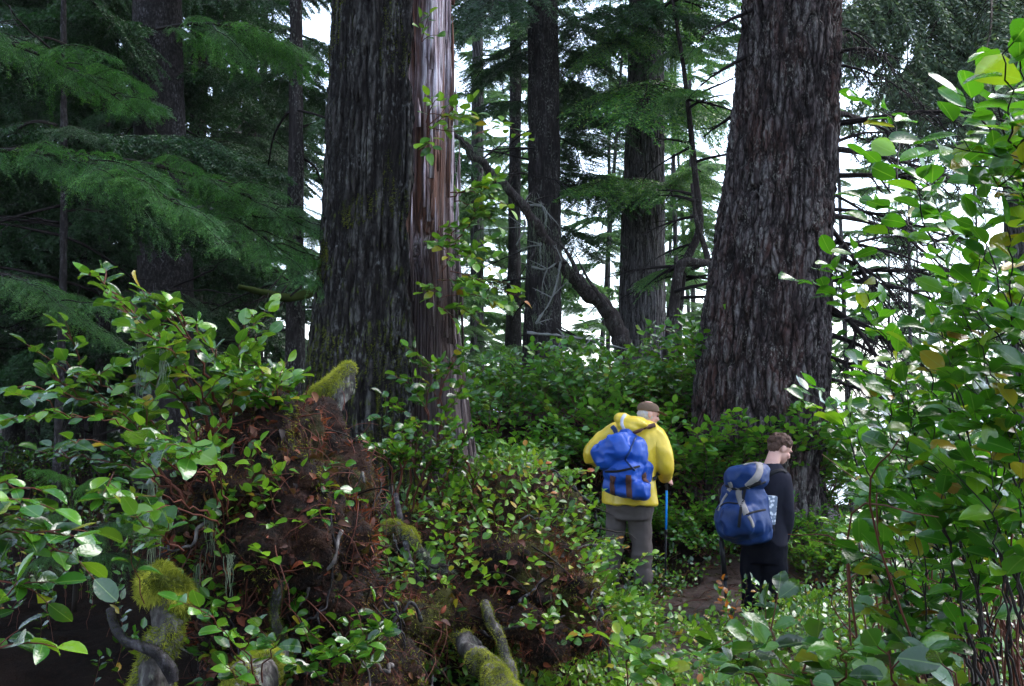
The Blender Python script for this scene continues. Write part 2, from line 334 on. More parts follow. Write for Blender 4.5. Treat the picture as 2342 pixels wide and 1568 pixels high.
def mk_ground():
    m = NT('forest_floor', .85); a = m.noise(1.4, 6, rough=.7); b = m.noise(28, 5, rough=.8)
    c = m.ramp(a, [(.3, (.002, .0015, .0012)), (.5, (.006, .004, .003)), (.7, (.016, .009, .006))])
    c = m.mix(m.math('MULTIPLY', m.st(b, .5, .65), .5), c, (.022, .011, .007))
    m.base(c); m.nrm(m.bump(b, .9, .03)); m.spec(.03); return m.m
M_ground = mk_ground()
def mk_path():
    m = NT('trodden_wet_mud', .5); a = m.noise(5, 6, rough=.75); b = m.noise(40, 5, rough=.8)
    c = m.ramp(a, [(.3, (.006, .0035, .003)), (.5, (.020, .010, .008)), (.7, (.045, .021, .016))])
    c = m.mix(m.math('MULTIPLY', m.st(b, .5, .6), .6), c, (.07, .032, .025))
    m.base(c); m.rough(m.ramp(a, [(.4, (.22,)*3), (.6, (.75,)*3)])); m.nrm(m.bump(b, .8, .012)); return m.m
M_path = mk_path()
m = NT('sea_surface', .25); m.base((.10, .13, .15)); m.nrm(m.bump(m.noise(.2, 5), .4, .3)); M_sea = m.m

# ------------------------------------------------------------------ ground, path, sea
def ht(x, y, fine=True):
    x = np.asarray(x, float); y = np.asarray(y, float)
    z = .45*sm(-.6, -3.0, x)*sm(4.5, 9, y)
    z = z + 1.05*np.exp(-((x+.5)/.88)**2-((y-7.0)/1.25)**2)
    z = z + 1.6*sm(10.3, 13.2, y)*sm(-4, -1.5, x)*sm(4.6, 3.0, x)*sm(24, 16, y) + .35*sm(11, 14, y)*sm(-1, -4, x)
    z = z - 13.0*sm(16, 46, y)*sm(-9, 4, x) - 14*sm(4.2, 22, x)*sm(4, 14, y) - 9*sm(60, 260, y)*sm(-60, 0, x)
    z = z - 14*sm(60, 300, np.hypot(x, y))*sm(-200, -40, x)
    z = z - .9*np.exp(-((x+1.5)/.8)**2-((y-3.6)/1.1)**2) - .25*sm(3.2, 1.0, y)
    if fine:
        q = np.stack([x, y, x*0], -1).reshape(-1, 3); near = np.exp(-((x-1.6)/.9)**2-((y-9.3)/2.2)**2)
        z = z + (fbm(q*1.1, 3, 3)*.07).reshape(x.shape)*(1-.6*near) + (fbm(q*5, 3, 9)*.018).reshape(x.shape)
    return z
def axis(lo, a, b, hi, step, n):
    mid = np.arange(a, b+step/2, step); k = np.linspace(0, 1, n)[1:]
    up = b+(hi-b)*(np.exp(k*6)-1)/(math.exp(6)-1); dn = a-(a-lo)*(np.exp(k*6)-1)/(math.exp(6)-1)
    return np.concatenate([dn[::-1], mid, up])
gx = axis(-2500, -6, 6, 2500, .07, 60); gy = axis(-800, 1.5, 17, 3500, .08, 70)
GX, GY = np.meshgrid(gx, gy); gv = np.stack([GX, GY, ht(GX, GY)], -1).reshape(-1, 3)
def gridf(nx, ny):
    i = np.arange(ny-1)[:, None]*nx; j = np.arange(nx-1)[None]; return np.stack([i+j, i+j+1, i+nx+j+1, i+nx+j], -1).reshape(-1, 4)
mb = MB(); mb.add(gv, gridf(len(gx), len(gy)))
tag(obj('ground', mb.mesh('ground', [M_ground])), 'dark damp forest floor under the shrubs', kind='structure')
cl = crom([(1.0, 1.0), (1.05, 4.6), (1.35, 7.2), (1.75, 9.0), (2.3, 10.2), (3.3, 11.2), (4.4, 11.8)], 160)
tg = unit(np.gradient(cl, axis=0)); nr = np.stack([tg[:, 1], -tg[:, 0]], 1)
pv = []
for k, s in enumerate(np.linspace(-1, 1, 22)):
    wd = .58+.12*np.sin(np.arange(160)*.37+s*2); q = cl+nr*(s*wd)[:, None]; e = .012+.02*(1-s*s)-.05*sm(.85, 1, abs(s))
    pv.append(np.column_stack([q, ht(q[:, 0], q[:, 1])+e]))
pv = np.stack(pv, 1).reshape(-1, 3); mb = MB(); mb.add(pv, gridf(22, 160)[:, ::-1])
tag(obj('path', mb.mesh('path', [M_path])), 'muddy brown footpath where the two hikers stand', kind='structure')
mb = MB(); mb.add([(-4000, -900, -10), (4000, -900, -10), (4000, 7000, -10), (-4000, 7000, -10)], [[0, 1, 2, 3]])
tag(obj('sea', mb.mesh('sea', [M_sea])), 'pale sea beyond the bluff', kind='structure')

# ------------------------------------------------------------------ trunks
def trunk_mesh(cl, nu, zs, disp=None, mats=(), name='trunk', radial=None, matsel=None):
    """cl rows: z, x, y, r; disp(x,y,z,theta) -> (offset, furrow)"""
    cl = np.asarray(cl, float); zs = np.asarray(zs, float)
    cz = cl[:, 0]; ii = np.clip(np.searchsorted(cz, zs)-1, 0, len(cz)-2); hh = cz[ii+1]-cz[ii]; tt = np.clip((zs-cz[ii])/hh, 0, 1)
    def her(y):
        g = np.gradient(y, cz); a, b = y[ii], y[ii+1]; return a*(2*tt**3-3*tt**2+1)+b*(3*tt**2-2*tt**3)+hh*(g[ii]*(tt**3-2*tt**2+tt)+g[ii+1]*(tt**3-tt**2))
    cx, cy_, r = her(cl[:, 1]), her(cl[:, 2]), np.maximum(her(cl[:, 3]), .01)
    th = np.linspace(0, 2*math.pi, nu, endpoint=False)
    R = r[:, None]*np.ones(nu)
    if radial is not None: R = radial(R, th[None, :], zs[:, None])
    Z = zs[:, None]*np.ones(nu); ct, st_ = np.cos(th)[None], np.sin(th)[None]
    X = cx[:, None]+R*ct; Y = cy_[:, None]+R*st_; rn = .5
    if disp is not None:
        d, fr = disp(np.stack([(R*ct).ravel(), (R*st_).ravel(), Z.ravel()], 1)); d = d.reshape(R.shape); rn = fr
        X = X+d*ct; Y = Y+d*st_
    v = np.stack([X, Y, Z], -1).reshape(-1, 3); i = np.arange(len(zs)-1)[:, None]*nu; j = np.arange(nu)[None]; j2 = (j+1) % nu
    f = np.stack([i+j, i+j2, i+nu+j2, i+nu+j], -1).reshape(-1, 4)
    return v, f, rn
def furrow(fu, asp, depth, seed, rough=.25, sharp=.20):
    def g(p):
        wv = np.stack([vn(p*np.array([3, 3, 1.3]), seed+5), vn(p*np.array([3, 3, 1.3])+9, seed+6), vn(p*2., seed+8)], 1)*.35
        q = p*np.array([fu, fu, fu/asp])+wv; n = vn(q, seed); n2 = vn(q*1.9+5, seed+1)
        a = np.exp(-(n/sharp)**2); b = np.exp(-(n2/(sharp*.9))**2)
        s = np.clip(a+.55*b, 0, 1.3); fine = fbm(p*np.array([fu*3, fu*3, fu*1.2]), 2, seed+2)
        return depth*(.35-s)+depth*rough*fine, np.clip(1-s, 0, 1).astype(np.float32)
    return g
def flare(k, n, seed, z0, zh):
    def g(R, th, z):
        lob = np.cos(n*th+seed)+.5*np.cos((n+2)*th+seed*2.3); return R*(1+k*np.exp(-np.maximum(z-z0, 0)/zh)*(1+.5*lob)+.035*np.cos(3*th+seed+z*.35)+.02*np.cos(5*th-z*.6))
    return g
def cpx(rows, d, y=None):
    """pixel rows (Y, Xleft, Xright) -> trunk control rows (z, x, y, r)"""
    out = []
    for Y, a, b in rows:
        p = P((a+b)/2, Y, d); rr = (b-a)/2/F*d; out.append((p[2], p[0], d+rr*.0, rr))
    return sorted(out)
def extend(cl, top, zb):
    cl = [list(c) for c in cl]; a = cl[0]; cl.insert(0, [zb, a[1], a[2], a[3]*1.08]); b = cl[-1]; c = cl[-2]
    dx = (b[1]-c[1])/(b[0]-c[0]); k = top-b[0]; cl.append([top*.5+b[0]*.5, b[1]+dx*k*.4, b[2], b[3]*.78]); cl.append([top, b[1]+dx*k*.6, b[2], b[3]*.28]); return cl
def zrows(zb, zt, step, top, nt=24): return np.concatenate([np.arange(zb, zt, step), np.linspace(zt, top, nt)])

# --- the split cedar, left of centre
cedar_px = [(1210, 690, 1118), (1100, 694, 1108), (900, 704, 1084), (750, 718, 1066), (600, 735, 1057), (300, 751, 1055), (0, 766, 1052)]
cl = extend(cpx(cedar_px, 7.0), 26, .1)
ang_a, ang_b = -69*math.pi/180, 38*math.pi/180          # the open wood faces the camera's right
TH = np.linspace(0, 2*math.pi, 640, endpoint=False); thw = (TH+math.pi) % (2*math.pi)-math.pi
zs = zrows(.1, 5.0, .0125, 26)
fc = furrow(26, 11, .020, 11, .4, .24)
def edge_wob(z): return .03*np.sin(z*5.1)+.025*np.sin(z*13+1)+.015*np.sin(z*31)
def cedar_rad(R, th, z):
    R = flare(.10, 5, 1.3, .3, .8)(R, th, z); t = (th+math.pi) % (2*math.pi)-math.pi
    inside = sm(ang_a-.012, ang_a+.03, t+edge_wob(z))*(1-sm(ang_b-.03, ang_b+.02, t+edge_wob(z+7)))
    R = R*(1+.035*np.exp(-((t-ang_a+.06)/.06)**2))
    return R*(1-.20*inside)
v, f, fr = trunk_mesh(cl, 640, zs, fc, radial=cedar_rad)
tq = np.tile(thw, len(zs)); zq = np.repeat(zs, 640); keep = ~((tq+edge_wob(zq) > ang_a+.02) & (tq+edge_wob(zq+7) < ang_b-.02))
fk = keep[f].any(1); mb = MB(); mb.add(v, f[fk], 0, fr)
C0 = thing('split_cedar', 'huge furrowed trunk left of centre, split open to pale bare wood on its right', 'tree', (cl[1][1], 7.0, .3))
part('bark', mb, M_barkA, C0)
# exposed heart wood with vertical slabs and a rotten hollow lower down
def wood_rad(R, th, z):
    t = (th+math.pi) % (2*math.pi)-math.pi+0*z; R = flare(.10, 5, 1.3, .3, .8)(R, th, z)
    step = np.floor((t+.03*np.sin(z*3)+.02*np.sin(z*9))*7.5); h = _h(step, step*0, np.floor(z*.0+1)+step*0, 4)
    hz = vn(np.stack([(step*3.1).ravel(), (z*.55+0*t).ravel(), (t*0).ravel()+.5], 1), 3).reshape(t.shape)
    hollow = np.exp(-((t+.80)/.24)**2)*sm(3.05, 2.4, z)*1.25+np.exp(-((t+1.05)/.13)**2)*.35
    return R*(.86+.04*h+.05*hz-.55*hollow)
zs2 = zrows(.1, 5.0, .02, 26)
v, f, fr = trunk_mesh(cl, 640, zs2, lambda p: (.006*fbm(p*np.array([40, 40, 3]), 3, 5)+.012*vn(p*np.array([14, 14, 1.1]), 8), np.full(len(p), .5, np.float32)), radial=wood_rad)
tq = np.tile(thw, len(zs2)); keep = (tq > ang_a-.14) & (tq < ang_b+.14); fk = keep[f].all(1)
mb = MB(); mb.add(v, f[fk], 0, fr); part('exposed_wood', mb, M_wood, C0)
rng = np.random.default_rng(5); mb = MB()
for k in range(46):       # splinters standing on the torn wood
    t = rng.uniform(ang_a+.05, ang_b-.25); z0 = rng.uniform(2.0, 4.9) if k > 14 else rng.uniform(2.1, 2.8)
    qd = np.array(cl); r0 = np.interp(z0, qd[:, 0], qd[:, 3])*rng.uniform(.87, .99); cx0 = np.interp(z0, qd[:, 0], qd[:, 1]); L = rng.uniform(.15, .75)
    a = np.array([cx0+r0*math.cos(t), 7+r0*math.sin(t), z0]); up = np.array([rng.normal(0, .02), rng.normal(0, .02), 1])
    tube(mb, [a, a+up*L*.5+rng.normal(0, .004, 3), a+up*L], [rng.uniform(.008, .02), rng.uniform(.008, .016), .001], 5, rnd=.5, squash=(1, .45))
part('splinter', mb, M_wood, C0)

# --- the big right spruce
sp_px = [(1110, 1575, 1870), (1000, 1588, 1884), (850, 1600, 1893), (720, 1616, 1898), (600, 1634, 1902), (450, 1658, 1910), (300, 1676, 1918), (150, 1690, 1922), (0, 1700, 1924)]
cl2 = extend(cpx(sp_px, 12.0), 34, .2)
zs = zrows(.2, 7.0, .016, 34)
v, f, fr = trunk_mesh(cl2, 460, zs, furrow(12, 6, .040, 31, .5, .22), radial=flare(.05, 4, 2.1, .8, 1.0))
mb = MB(); mb.add(v, f, 0, fr)
S0 = thing('old_spruce', 'massive reddish plated trunk right of centre behind the man in the dark sweater', 'tree', (cl2[1][1], 12, .8))
part('trunk', mb, M_barkB, S0)
# ------------------------------------------------------------------ conifer boughs (shared meshes)
def leaf_strip(mb, a, d, n, L, W, rnd, mat=0):
    """diamond blades: base a, direction d, normal n, length L, width W"""
    s = unit(np.cross(n, d)); k = len(a); L = L[:, None]; W = W[:, None]
    v = np.stack([a, a+d*L*.45+s*W*.5, a+d*L, a+d*L*.45-s*W*.5], 1).reshape(-1, 3)
    i = np.arange(k)*4; mb.add(v, np.stack([i, i+1, i+2, i+3], 1), mat, np.repeat(rnd, 4))
def gen_bough(name, seed, L=2.0, detail=2, droop=.35, hang=.25, mats=None, dens=1., width=.46, sub=.042, nw=.0034, nl=.016, gap=.006):
    rng = np.random.default_rng(seed); mb = MB()
    n = 40; t = np.linspace(0, 1, n)
    ax = np.stack([L*t, .05*L*np.sin(t*5+seed), L*(.12*t-droop*t*t)], 1)+np.stack([t*0, .02*L*np.sin(t*11), .012*L*np.sin(t*14)], 1)
    tube(mb, ax, .0075*L*(1-t)**.8+.0012, 5, 1)
    SA, SB = [ax[8:-1]+[0, 0, .006], ax[8:-1]+[0, 0, .006]], [ax[9:]+[0, 0, .006], ax[9:]+[.0, .01, .006]]      # needle-bearing segments
    nb = int(L/sub*dens)
    for k in range(nb):
        for sd in (-1, 1):
            u = .06+.93*(k+rng.uniform(0, .8))/nb
            if u < .25 and rng.random() < .55: continue
            o = np.array([np.interp(u, t, ax[:, q]) for q in range(3)])
            l = L*(width*(1-u)**.75+.05)*rng.choice([.45, .75, 1., 1.15])*rng.uniform(.75, 1.1)
            if u < .25: l *= .6+u
            ang = math.radians(rng.uniform(45, 68)); m_ = 9; s = np.linspace(0, 1, m_)
            dx = math.cos(ang)*sd*0+math.cos(ang); dy = math.sin(ang)*sd
            br = o+np.stack([dx*l*s, dy*l*s, -hang*l*s**1.6*rng.uniform(.7, 1.6)+rng.uniform(-.05, .12)*l*s], 1)+rng.normal(0, .008*l, (m_, 3))
            tube(mb, br, .0022*l/.4*(1-s)+.0006, 3, 1, cap=False)
            SA.append(br[:-1]); SB.append(br[1:])
            nt_ = max(3, int(l/(.026 if detail == 2 else .034)))
            for q in range(nt_):
                for s2 in (-1, 1):
                    uu = .1+.9*(q+rng.random())/nt_; p0 = np.array([np.interp(uu, s, br[:, z]) for z in range(3)])
                    tl = (.03+.28*l*(1-uu)**.8)*rng.uniform(.6, 1.15); dirb = unit(br[-1]-br[0]); side = unit(np.cross([0, 0, 1.], dirb))*s2
                    d2 = unit(dirb*.75+side*.7+np.array([0, 0, -hang*rng.uniform(.4, 1.7)])); e = p0+d2*tl; mid = (p0+e)/2+np.array([0, 0, .05*tl])
                    SA.append(np.stack([p0, mid])); SB.append(np.stack([mid, e]))
    A = np.concatenate(SA); B = np.concatenate(SB); TP = np.clip(np.hypot(A[:, 1], .0)/(width*L*.6), 0, 1); D = B-A; ln = np.linalg.norm(D, axis=1); D = D/ln[:, None]
    up = unit(np.array([0, 0, 1.])+rng.normal(0, .25, A.shape)); S = unit(np.cross(up, D))
    if detail == 2:
        cnt = np.maximum(1, (ln/gap).astype(int)); idx = np.repeat(np.arange(len(A)), cnt); u = rng.random(len(idx))
        for sd in (-1, 1):
            a = A[idx]+D[idx]*(u*ln[idx])[:, None]; d = unit(D[idx]*.45+S[idx]*sd+rng.normal(0, .15, (len(idx), 3)))
            l = nl*rng.uniform(.6, 1.1, len(idx)); tip = np.repeat(.05+.55*rng.beta(1.3, 1.6, len(A)), cnt)+.35*np.clip(u, 0, 1)*(np.repeat(TP, cnt))
            leaf_strip(mb, a, d, up[idx], l, np.full(len(idx), nw), np.clip(tip+rng.normal(0, .1, len(idx)), 0, 1))
    else:
        w_ = .019 if detail == 1 else .05
        cnt = np.maximum(1, (ln/(.05 if detail == 1 else .12)).round().astype(int)); idx = np.repeat(np.arange(len(A)), cnt)
        off = np.concatenate([np.arange(c)/c for c in cnt]); 
        for sd in (-1, 1):
            a = A[idx]+D[idx]*((off+rng.random(len(idx))*.3)*ln[idx])[:, None]; d = unit(D[idx]*.8+S[idx]*sd*.75+rng.normal(0, .22, (len(idx), 3)))
            l = (.038 if detail == 1 else .10)*rng.uniform(.6, 1.3, len(idx))
            leaf_strip(mb, a, d, unit(up[idx]+rng.normal(0, .5, (len(idx), 3))), l, np.full(len(idx), w_*.75), np.clip(np.repeat(rng.beta(1.6, 1.8, len(A)), cnt)+rng.normal(0, .1, len(idx)), 0, 1))
    return mb.mesh(name, mats, smooth=False)
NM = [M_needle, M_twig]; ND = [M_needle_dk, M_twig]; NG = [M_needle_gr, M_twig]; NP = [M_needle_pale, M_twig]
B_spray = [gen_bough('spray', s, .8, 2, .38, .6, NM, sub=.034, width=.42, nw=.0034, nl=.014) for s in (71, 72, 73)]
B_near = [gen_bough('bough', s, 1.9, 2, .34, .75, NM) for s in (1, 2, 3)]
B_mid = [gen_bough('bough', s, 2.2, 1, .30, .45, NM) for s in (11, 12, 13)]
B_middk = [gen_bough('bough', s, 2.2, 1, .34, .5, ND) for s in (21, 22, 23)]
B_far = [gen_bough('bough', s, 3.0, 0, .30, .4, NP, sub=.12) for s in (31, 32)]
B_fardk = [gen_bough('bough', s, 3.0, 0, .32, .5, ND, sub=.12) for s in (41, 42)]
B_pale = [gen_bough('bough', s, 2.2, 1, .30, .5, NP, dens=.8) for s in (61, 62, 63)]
B_grey = [gen_bough('bough', s, 2.4, 1, .34, 1.3, NG, width=.26) for s in (51, 52)]
B_len = {}
for q, L_ in ((B_spray, .8), (B_near, 1.9), (B_mid, 2.2), (B_middk, 2.2), (B_far, 3.0), (B_fardk, 3.0), (B_grey, 2.4), (B_pale, 2.2)):
    for me in q: B_len[me.name] = L_
def place_bough(parent, me, a, az, el, L, roll=0):
    o = bpy.data.objects.new('bough', me); COL.objects.link(o); o.parent = parent
    s = L/B_len[me.name]
    M = Matrix.Rotation(az, 4, 'Z') @ Matrix.Rotation(-el, 4, 'Y') @ Matrix.Rotation(roll, 4, 'X')
    off = parent.location
    o.matrix_basis = Matrix.Translation(Vector(a)-off) @ M @ Matrix.Diagonal((s, s, s, 1))
    return o
def bough_to(parent, me, a, b, roll=0, droopfix=.16):
    a = np.array(a); b = np.array(b); d = b-a; L = np.linalg.norm(d)
    return place_bough(parent, me, a, math.atan2(d[1], d[0]), math.asin(d[2]/L)+droopfix, L*1.02, roll)
RS = np.random.default_rng(77)
def spray_limb(T, a, b, seed, pool=None, size=1.):
    rng = np.random.default_rng(seed); L = np.linalg.norm(b-a); t = np.linspace(0, 1, 16)[:, None]; d = unit(b-a); s = unit(np.cross(d, [0, 0, 1.]))
    p = a+(b-a)*t+np.array([0, 0, .16*L])*(t*(1-t))*2+s*(.05*L*np.sin(t*5+seed)); mb = MB(); tube(mb, p, .011*L**.5*(1-t[:, 0])+.003, 6); o = part('limb', mb, M_twig, T)
    n = int(L/.10)
    for k in range(n):
        u = .08+.92*(k+rng.random()*.6)/n; q = p[min(15, int(u*15))]; az0 = math.atan2(d[1], d[0]); side = 1 if k % 2 else -1
        me = (pool or B_spray)[rng.integers(3)]; l = size*.74*(.38+.55*math.sin(math.pi*min(1, u*.8+.15)))*rng.uniform(.7, 1.25)
        c = place_bough(T, me, q, az0+side*rng.uniform(.35, 1.15)*(1-.6*u), rng.uniform(-.45, .05), l, rng.uniform(-.35, .35)); c.name = 'spray'
        m4 = c.matrix_basis.copy(); c.parent = o; c.matrix_basis = Matrix.Translation(Vector(T.location)) @ m4
    return o
def stem(parent, cl, mat, nu=40, step=.06, zt=8, zb=None, disp=None):
    zb = cl[0][0] if zb is None else zb; top = cl[-1][0]
    v, f, fr = trunk_mesh(cl, nu, zrows(zb, min(zt, top-.1), step, top, 14), disp); mb = MB(); mb.add(v, f, 0, fr)
    return part('trunk', mb, mat, parent)
rough_small = lambda p: (.010*fbm(p*np.array([14, 14, 3]), 2, 4), np.full(len(p), .6, np.float32))
def conifer(name, label, x, y, r, h, crown, n, blen, pool, mat, group, dead=0, lean=(0, 0), rng=RS, az_range=None, base=None, cat='tree', elev=(-.1, .25)):
    z0 = float(ht(x, y)) if base is None else base
    T = thing(name, label, cat, (x, y, z0), group)
    cl = [[z0-.4, x, y, r*1.25], [z0+.6, x, y, r*1.05], [z0+h*.3, x+lean[0]*.3, y+lean[1]*.3, r*.88], [z0+h*.7, x+lean[0]*.7, y+lean[1]*.7, r*.5], [z0+h, x+lean[0], y+lean[1], r*.08]]
    zt = CZ+950/F*y+.5
    stem(T, cl, mat, nu=max(14, min(64, int(r*2500/y))), step=max(.04, y*.004), zt=zt, disp=rough_small)
    n = min(n, 98)
    for k in range(n):
        u = (k+rng.random())/n; z = crown[0]+(crown[1]-crown[0])*u; az = rng.uniform(0, 2*math.pi) if az_range is None else rng.uniform(*az_range)
        q = (z-z0)/h; xx = x+lean[0]*q; yy = y+lean[1]*q; L = blen*(1-.55*u)*rng.uniform(.65, 1.15)
        place_bough(T, pool[rng.integers(len(pool))], (xx, yy, z), az, rng.uniform(*elev), L, rng.uniform(-.2, .2))
    if dead: dead_limbs(T, x, y, r, z0+.6, crown[0]+1.5, dead, rng)
    return T
def limb_mesh(mb, a, d, L, r, rng, sag=.25, nsub=7, tw=2, seg=12):
    t = np.linspace(0, 1, seg); d = unit(d); s = unit(np.cross(d, [0, 0, 1.]))
    p = a+d*(L*t)[:, None]+s*(.06*L*np.sin(t*4+rng.uniform(0, 6)))[:, None]+np.array([0, 0, -1.])*(sag*L*t*t)[:, None]+rng.normal(0, .006*L, (seg, 3))*t[:, None]
    tube(mb, p, r*(1-t)**.9+.0025, 6)
    if tw > 0:
        for k in range(nsub):
            u = rng.uniform(.2, .97); i = u*(seg-1); i0 = int(i); o = p[i0]+(p[min(i0+1, seg-1)]-p[i0])*(i-i0); sd = rng.choice([-1, 1])
            dd = unit(unit(p[-1]-p[0])*rng.uniform(.3, 1)+s*sd*rng.uniform(.4, 1)+np.array([0, 0, rng.uniform(-.8, .35)]))
            limb_mesh(mb, o, dd, L*rng.uniform(.18, .45)*(1.1-u*.6), r*.38*(1.15-u), rng, sag*.8, max(2, nsub//2), tw-1, 7)
def dead_limbs(T, x, y, r, za, zb, n, rng, Lr=(.6, 2.0), mat=None):
    for k in range(n):
        az = rng.uniform(0, 6.283); z = rng.uniform(za, zb); d = np.array([math.cos(az), math.sin(az), rng.uniform(-.35, .25)])
        mb = MB(); limb_mesh(mb, np.array([x, y, z])+d*r*.5, d, rng.uniform(*Lr), .016, rng, .12, 5, 1); part('dead_limb', mb, mat or M_limb_dk, T)
# ------------------------------------------------------------------ trees seen one by one
def px_tree(name, label, rows, d, mat, top=24, group=None, zt=None, nu=64, zb=None, disp=rough_small, step=.05):
    cl = cpx(rows, d); zb_ = float(ht(cl[0][1], d))-.3 if zb is None else zb
    cl = extend(cl, top, min(zb_, cl[0][0]-.05)); T = thing(name, label, 'tree', (cl[1][1], d, max(zb_, -3)), group)
    stem(T, cl, mat, nu, step, CZ+950/F*d+.4, disp=disp); 
    return T, cl
def hang_boughs(T, cl, specs, pool, rng=RS):
    """specs: (Y on trunk, dx pixels of tip, dY of tip, dy depth change)"""
    q = np.array(cl)
    for Y, dx, dY, dd in specs:
        z = P(1171, Y, q[2, 2])[2]; x = np.interp(z, q[:, 0], q[:, 1]); d = q[2, 2]; X = 1171+x/d*F
        bough_to(T, pool[rng.integers(len(pool))], (x, d, z), P(X+dx, Y+dY, d+dd), rng.uniform(-.3, .3))
# mid-ground pair
T, cl = px_tree('straight_spruce', 'straight grey trunk, pale along its right edge, between leaning log and reddish trunk',
    [(850, 1414, 1524), (600, 1418, 1521), (300, 1430, 1520), (0, 1438, 1518)], 18, M_barkC, 30, nu=110, disp=lambda p: (lambda a: (a[0], a[1]))(furrow(14, 9, .02, 61)(p)), step=.04)
hang_boughs(T, cl, [(80, -150, 60, -2), (190, 10, 90, -3.2), (420, -150, 20, -2), (430, 70, 30, -2.5), (60, 190, 90, 1), (250, 260, 60, 2)], B_mid)
for k in range(26): place_bough(T, B_mid[k % 3], (cl[3][1], 18, 8.5+k*.7), RS.uniform(0, 6.28), .05, 3.2*(1-k/50), 0)
T, cl = px_tree('dark_fir', 'dark straight trunk just right of the split cedar, behind the leaning dead log',
    [(940, 1190, 1290), (780, 1196, 1285), (500, 1206, 1283), (250, 1208, 1280), (0, 1206, 1276)], 16.5, M_barkD, 27, nu=96, disp=furrow(13, 8, .018, 71), step=.04)
hang_boughs(T, cl, [(20, 150, 110, 2), (90, 130, 120, 2), (150, 140, 110, 1.5), (230, -170, 30, 1), (300, 120, 120, 1.5), (260, 150, 60, 2), (60, -170, 150, 1), (380, 150, 110, 2), (120, -150, 60, 2), (-60, -180, 120, -2), (430, 190, 20, 1.5), (520, 120, 60, 2)], B_middk)
for k in range(26): place_bough(T, B_middk[k % 3], (cl[3][1], 16.5, 8+k*.7), RS.uniform(0, 6.28), .05, 3.2*(1-k/50), 0)
dead_limbs(T, cl[2][1], 16.5, .3, 2.2, 7, 12, RS, (.8, 2.0))
# left-hand forest stems
LT = [
 ('scaly_spruce', 'thick scaly trunk in the dark wood on the left, moss-topped stubs on its side', [(640, 318, 440), (400, 312, 428), (200, 306, 420), (0, 304, 414)], 13.5, M_barkE, 80),
 ('slim_fir', 'slim dark stem close to the left side of the split cedar, mossy branch crossing it', [(860, 652, 698), (600, 655, 695), (300, 660, 694), (0, 664, 692)], 13, M_barkD, 40),
 ('slim_fir', 'thin pole stem left of the scaly trunk, second from the left edge', [(560, 226, 254), (300, 230, 252), (0, 232, 250)], 15, M_barkD, 30),
 ('slim_fir', 'thinnest pale pole stem nearest the left edge', [(520, 138, 154), (250, 139, 152), (0, 140, 151)], 11.5, M_barkE, 30),
 ('slim_fir', 'dark stem in the gloom above the salal at far left', [(860, 150, 184), (600, 152, 182), (450, 154, 180)], 17, M_barkD, 30),
 ('slim_fir', 'pale backlit stem just right of the scaly trunk', [(620, 430, 468), (300, 434, 466), (0, 438, 462)], 22, M_barkE, 40),
 ('slim_fir', 'pale stem between the scaly trunk and the split cedar', [(600, 520, 552), (300, 524, 550), (0, 528, 548)], 24, M_barkE, 30),
 ('slim_fir', 'faint stem lowest in the gloom behind the left salal', [(860, 196, 222), (600, 198, 220), (420, 200, 218)], 21, M_barkE, 30),
 ('slim_fir', 'faint far stem at the extreme left of the wood', [(800, 60, 96), (300, 64, 92), (0, 66, 90)], 26, M_barkD, 30),
]
for i, (nm, lb, rows, d, mt, nu) in enumerate(LT):
    T, cl = px_tree(nm, lb, rows, d, mt, 22, 'dark stems in the wood on the left', nu=nu)
    q = np.array(cl); dead_limbs(T, q[2, 1], d, q[2, 3], 1.6, 6.2, 12 if i < 5 else 6, RS, (.7, 2.4))
    for k in range(10 if i else 22):
        z = RS.uniform(3.4 if i else 2.4, 9); place_bough(T, (B_middk if d < 20 else B_fardk)[k % 2], (q[2, 1], d, z), RS.uniform(0, 6.28), RS.uniform(-.25, .1), RS.uniform(1.2, 2.6), RS.uniform(-.3, .3))
# far stems in the bright gap
FS = [
 ('far_stem', 'pale far stem showing above the bare wood of the split cedar', [(220, 1078, 1106), (0, 1080, 1104)], 26, 4),
 ('far_stem', 'short dim stem low between the split cedar and the dark straight trunk', [(930, 1150, 1196), (700, 1158, 1192)], 22, 0),
]
for nm, lb, rows, d, nb in FS:
    T, cl = px_tree(nm, lb, rows, d, M_barkC if nb else M_barkD, 20, 'far stems in the bright gap', nu=24)
    for k in range(14): place_bough(T, B_far[k % 2], (cl[2][1], d, RS.uniform(3.0, 10)), RS.uniform(0, 6.28), 0, RS.uniform(1.4, 2.6), 0)
# crooked little tree between the grey trunk and the reddish one
def crooked(label, pts, d, r0, seed, nsub=8, boughs=0, name='crooked_hemlock', moss=None):
    rng = np.random.default_rng(seed); p = np.array([P(X, Y, d+dd) for X, Y, dd in pts]); T = thing(name, label, 'tree', tuple(p[0]), 'crooked small trees in the bright gap')
    q = crom(p, 60); t = np.linspace(0, 1, 60); mb = MB(); tube(mb, q, r0*(1-.8*t), 10, disp=lambda v: .006*fbm(v*9, 2, seed)); part('trunk', mb, M_deadwood, T)
    for k in range(nsub):
        u = rng.uniform(.2, .97); i = int(u*59); az = rng.uniform(0, 6.28); mb = MB()
        limb_mesh(mb, q[i], np.array([math.cos(az), math.sin(az)*.6, rng.uniform(-.3, .4)]), rng.uniform(.5, 1.6), r0*.28, rng, .2, 5, 1); part('dead_limb', mb, M_limb_dk, T)
    for k in range(boughs):
        i = rng.integers(15, 59); place_bough(T, B_mid[k % 3], q[i], rng.uniform(0, 6.28), rng.uniform(-.2, .2), rng.uniform(.9, 1.8), rng.uniform(-.3, .3))
    return T
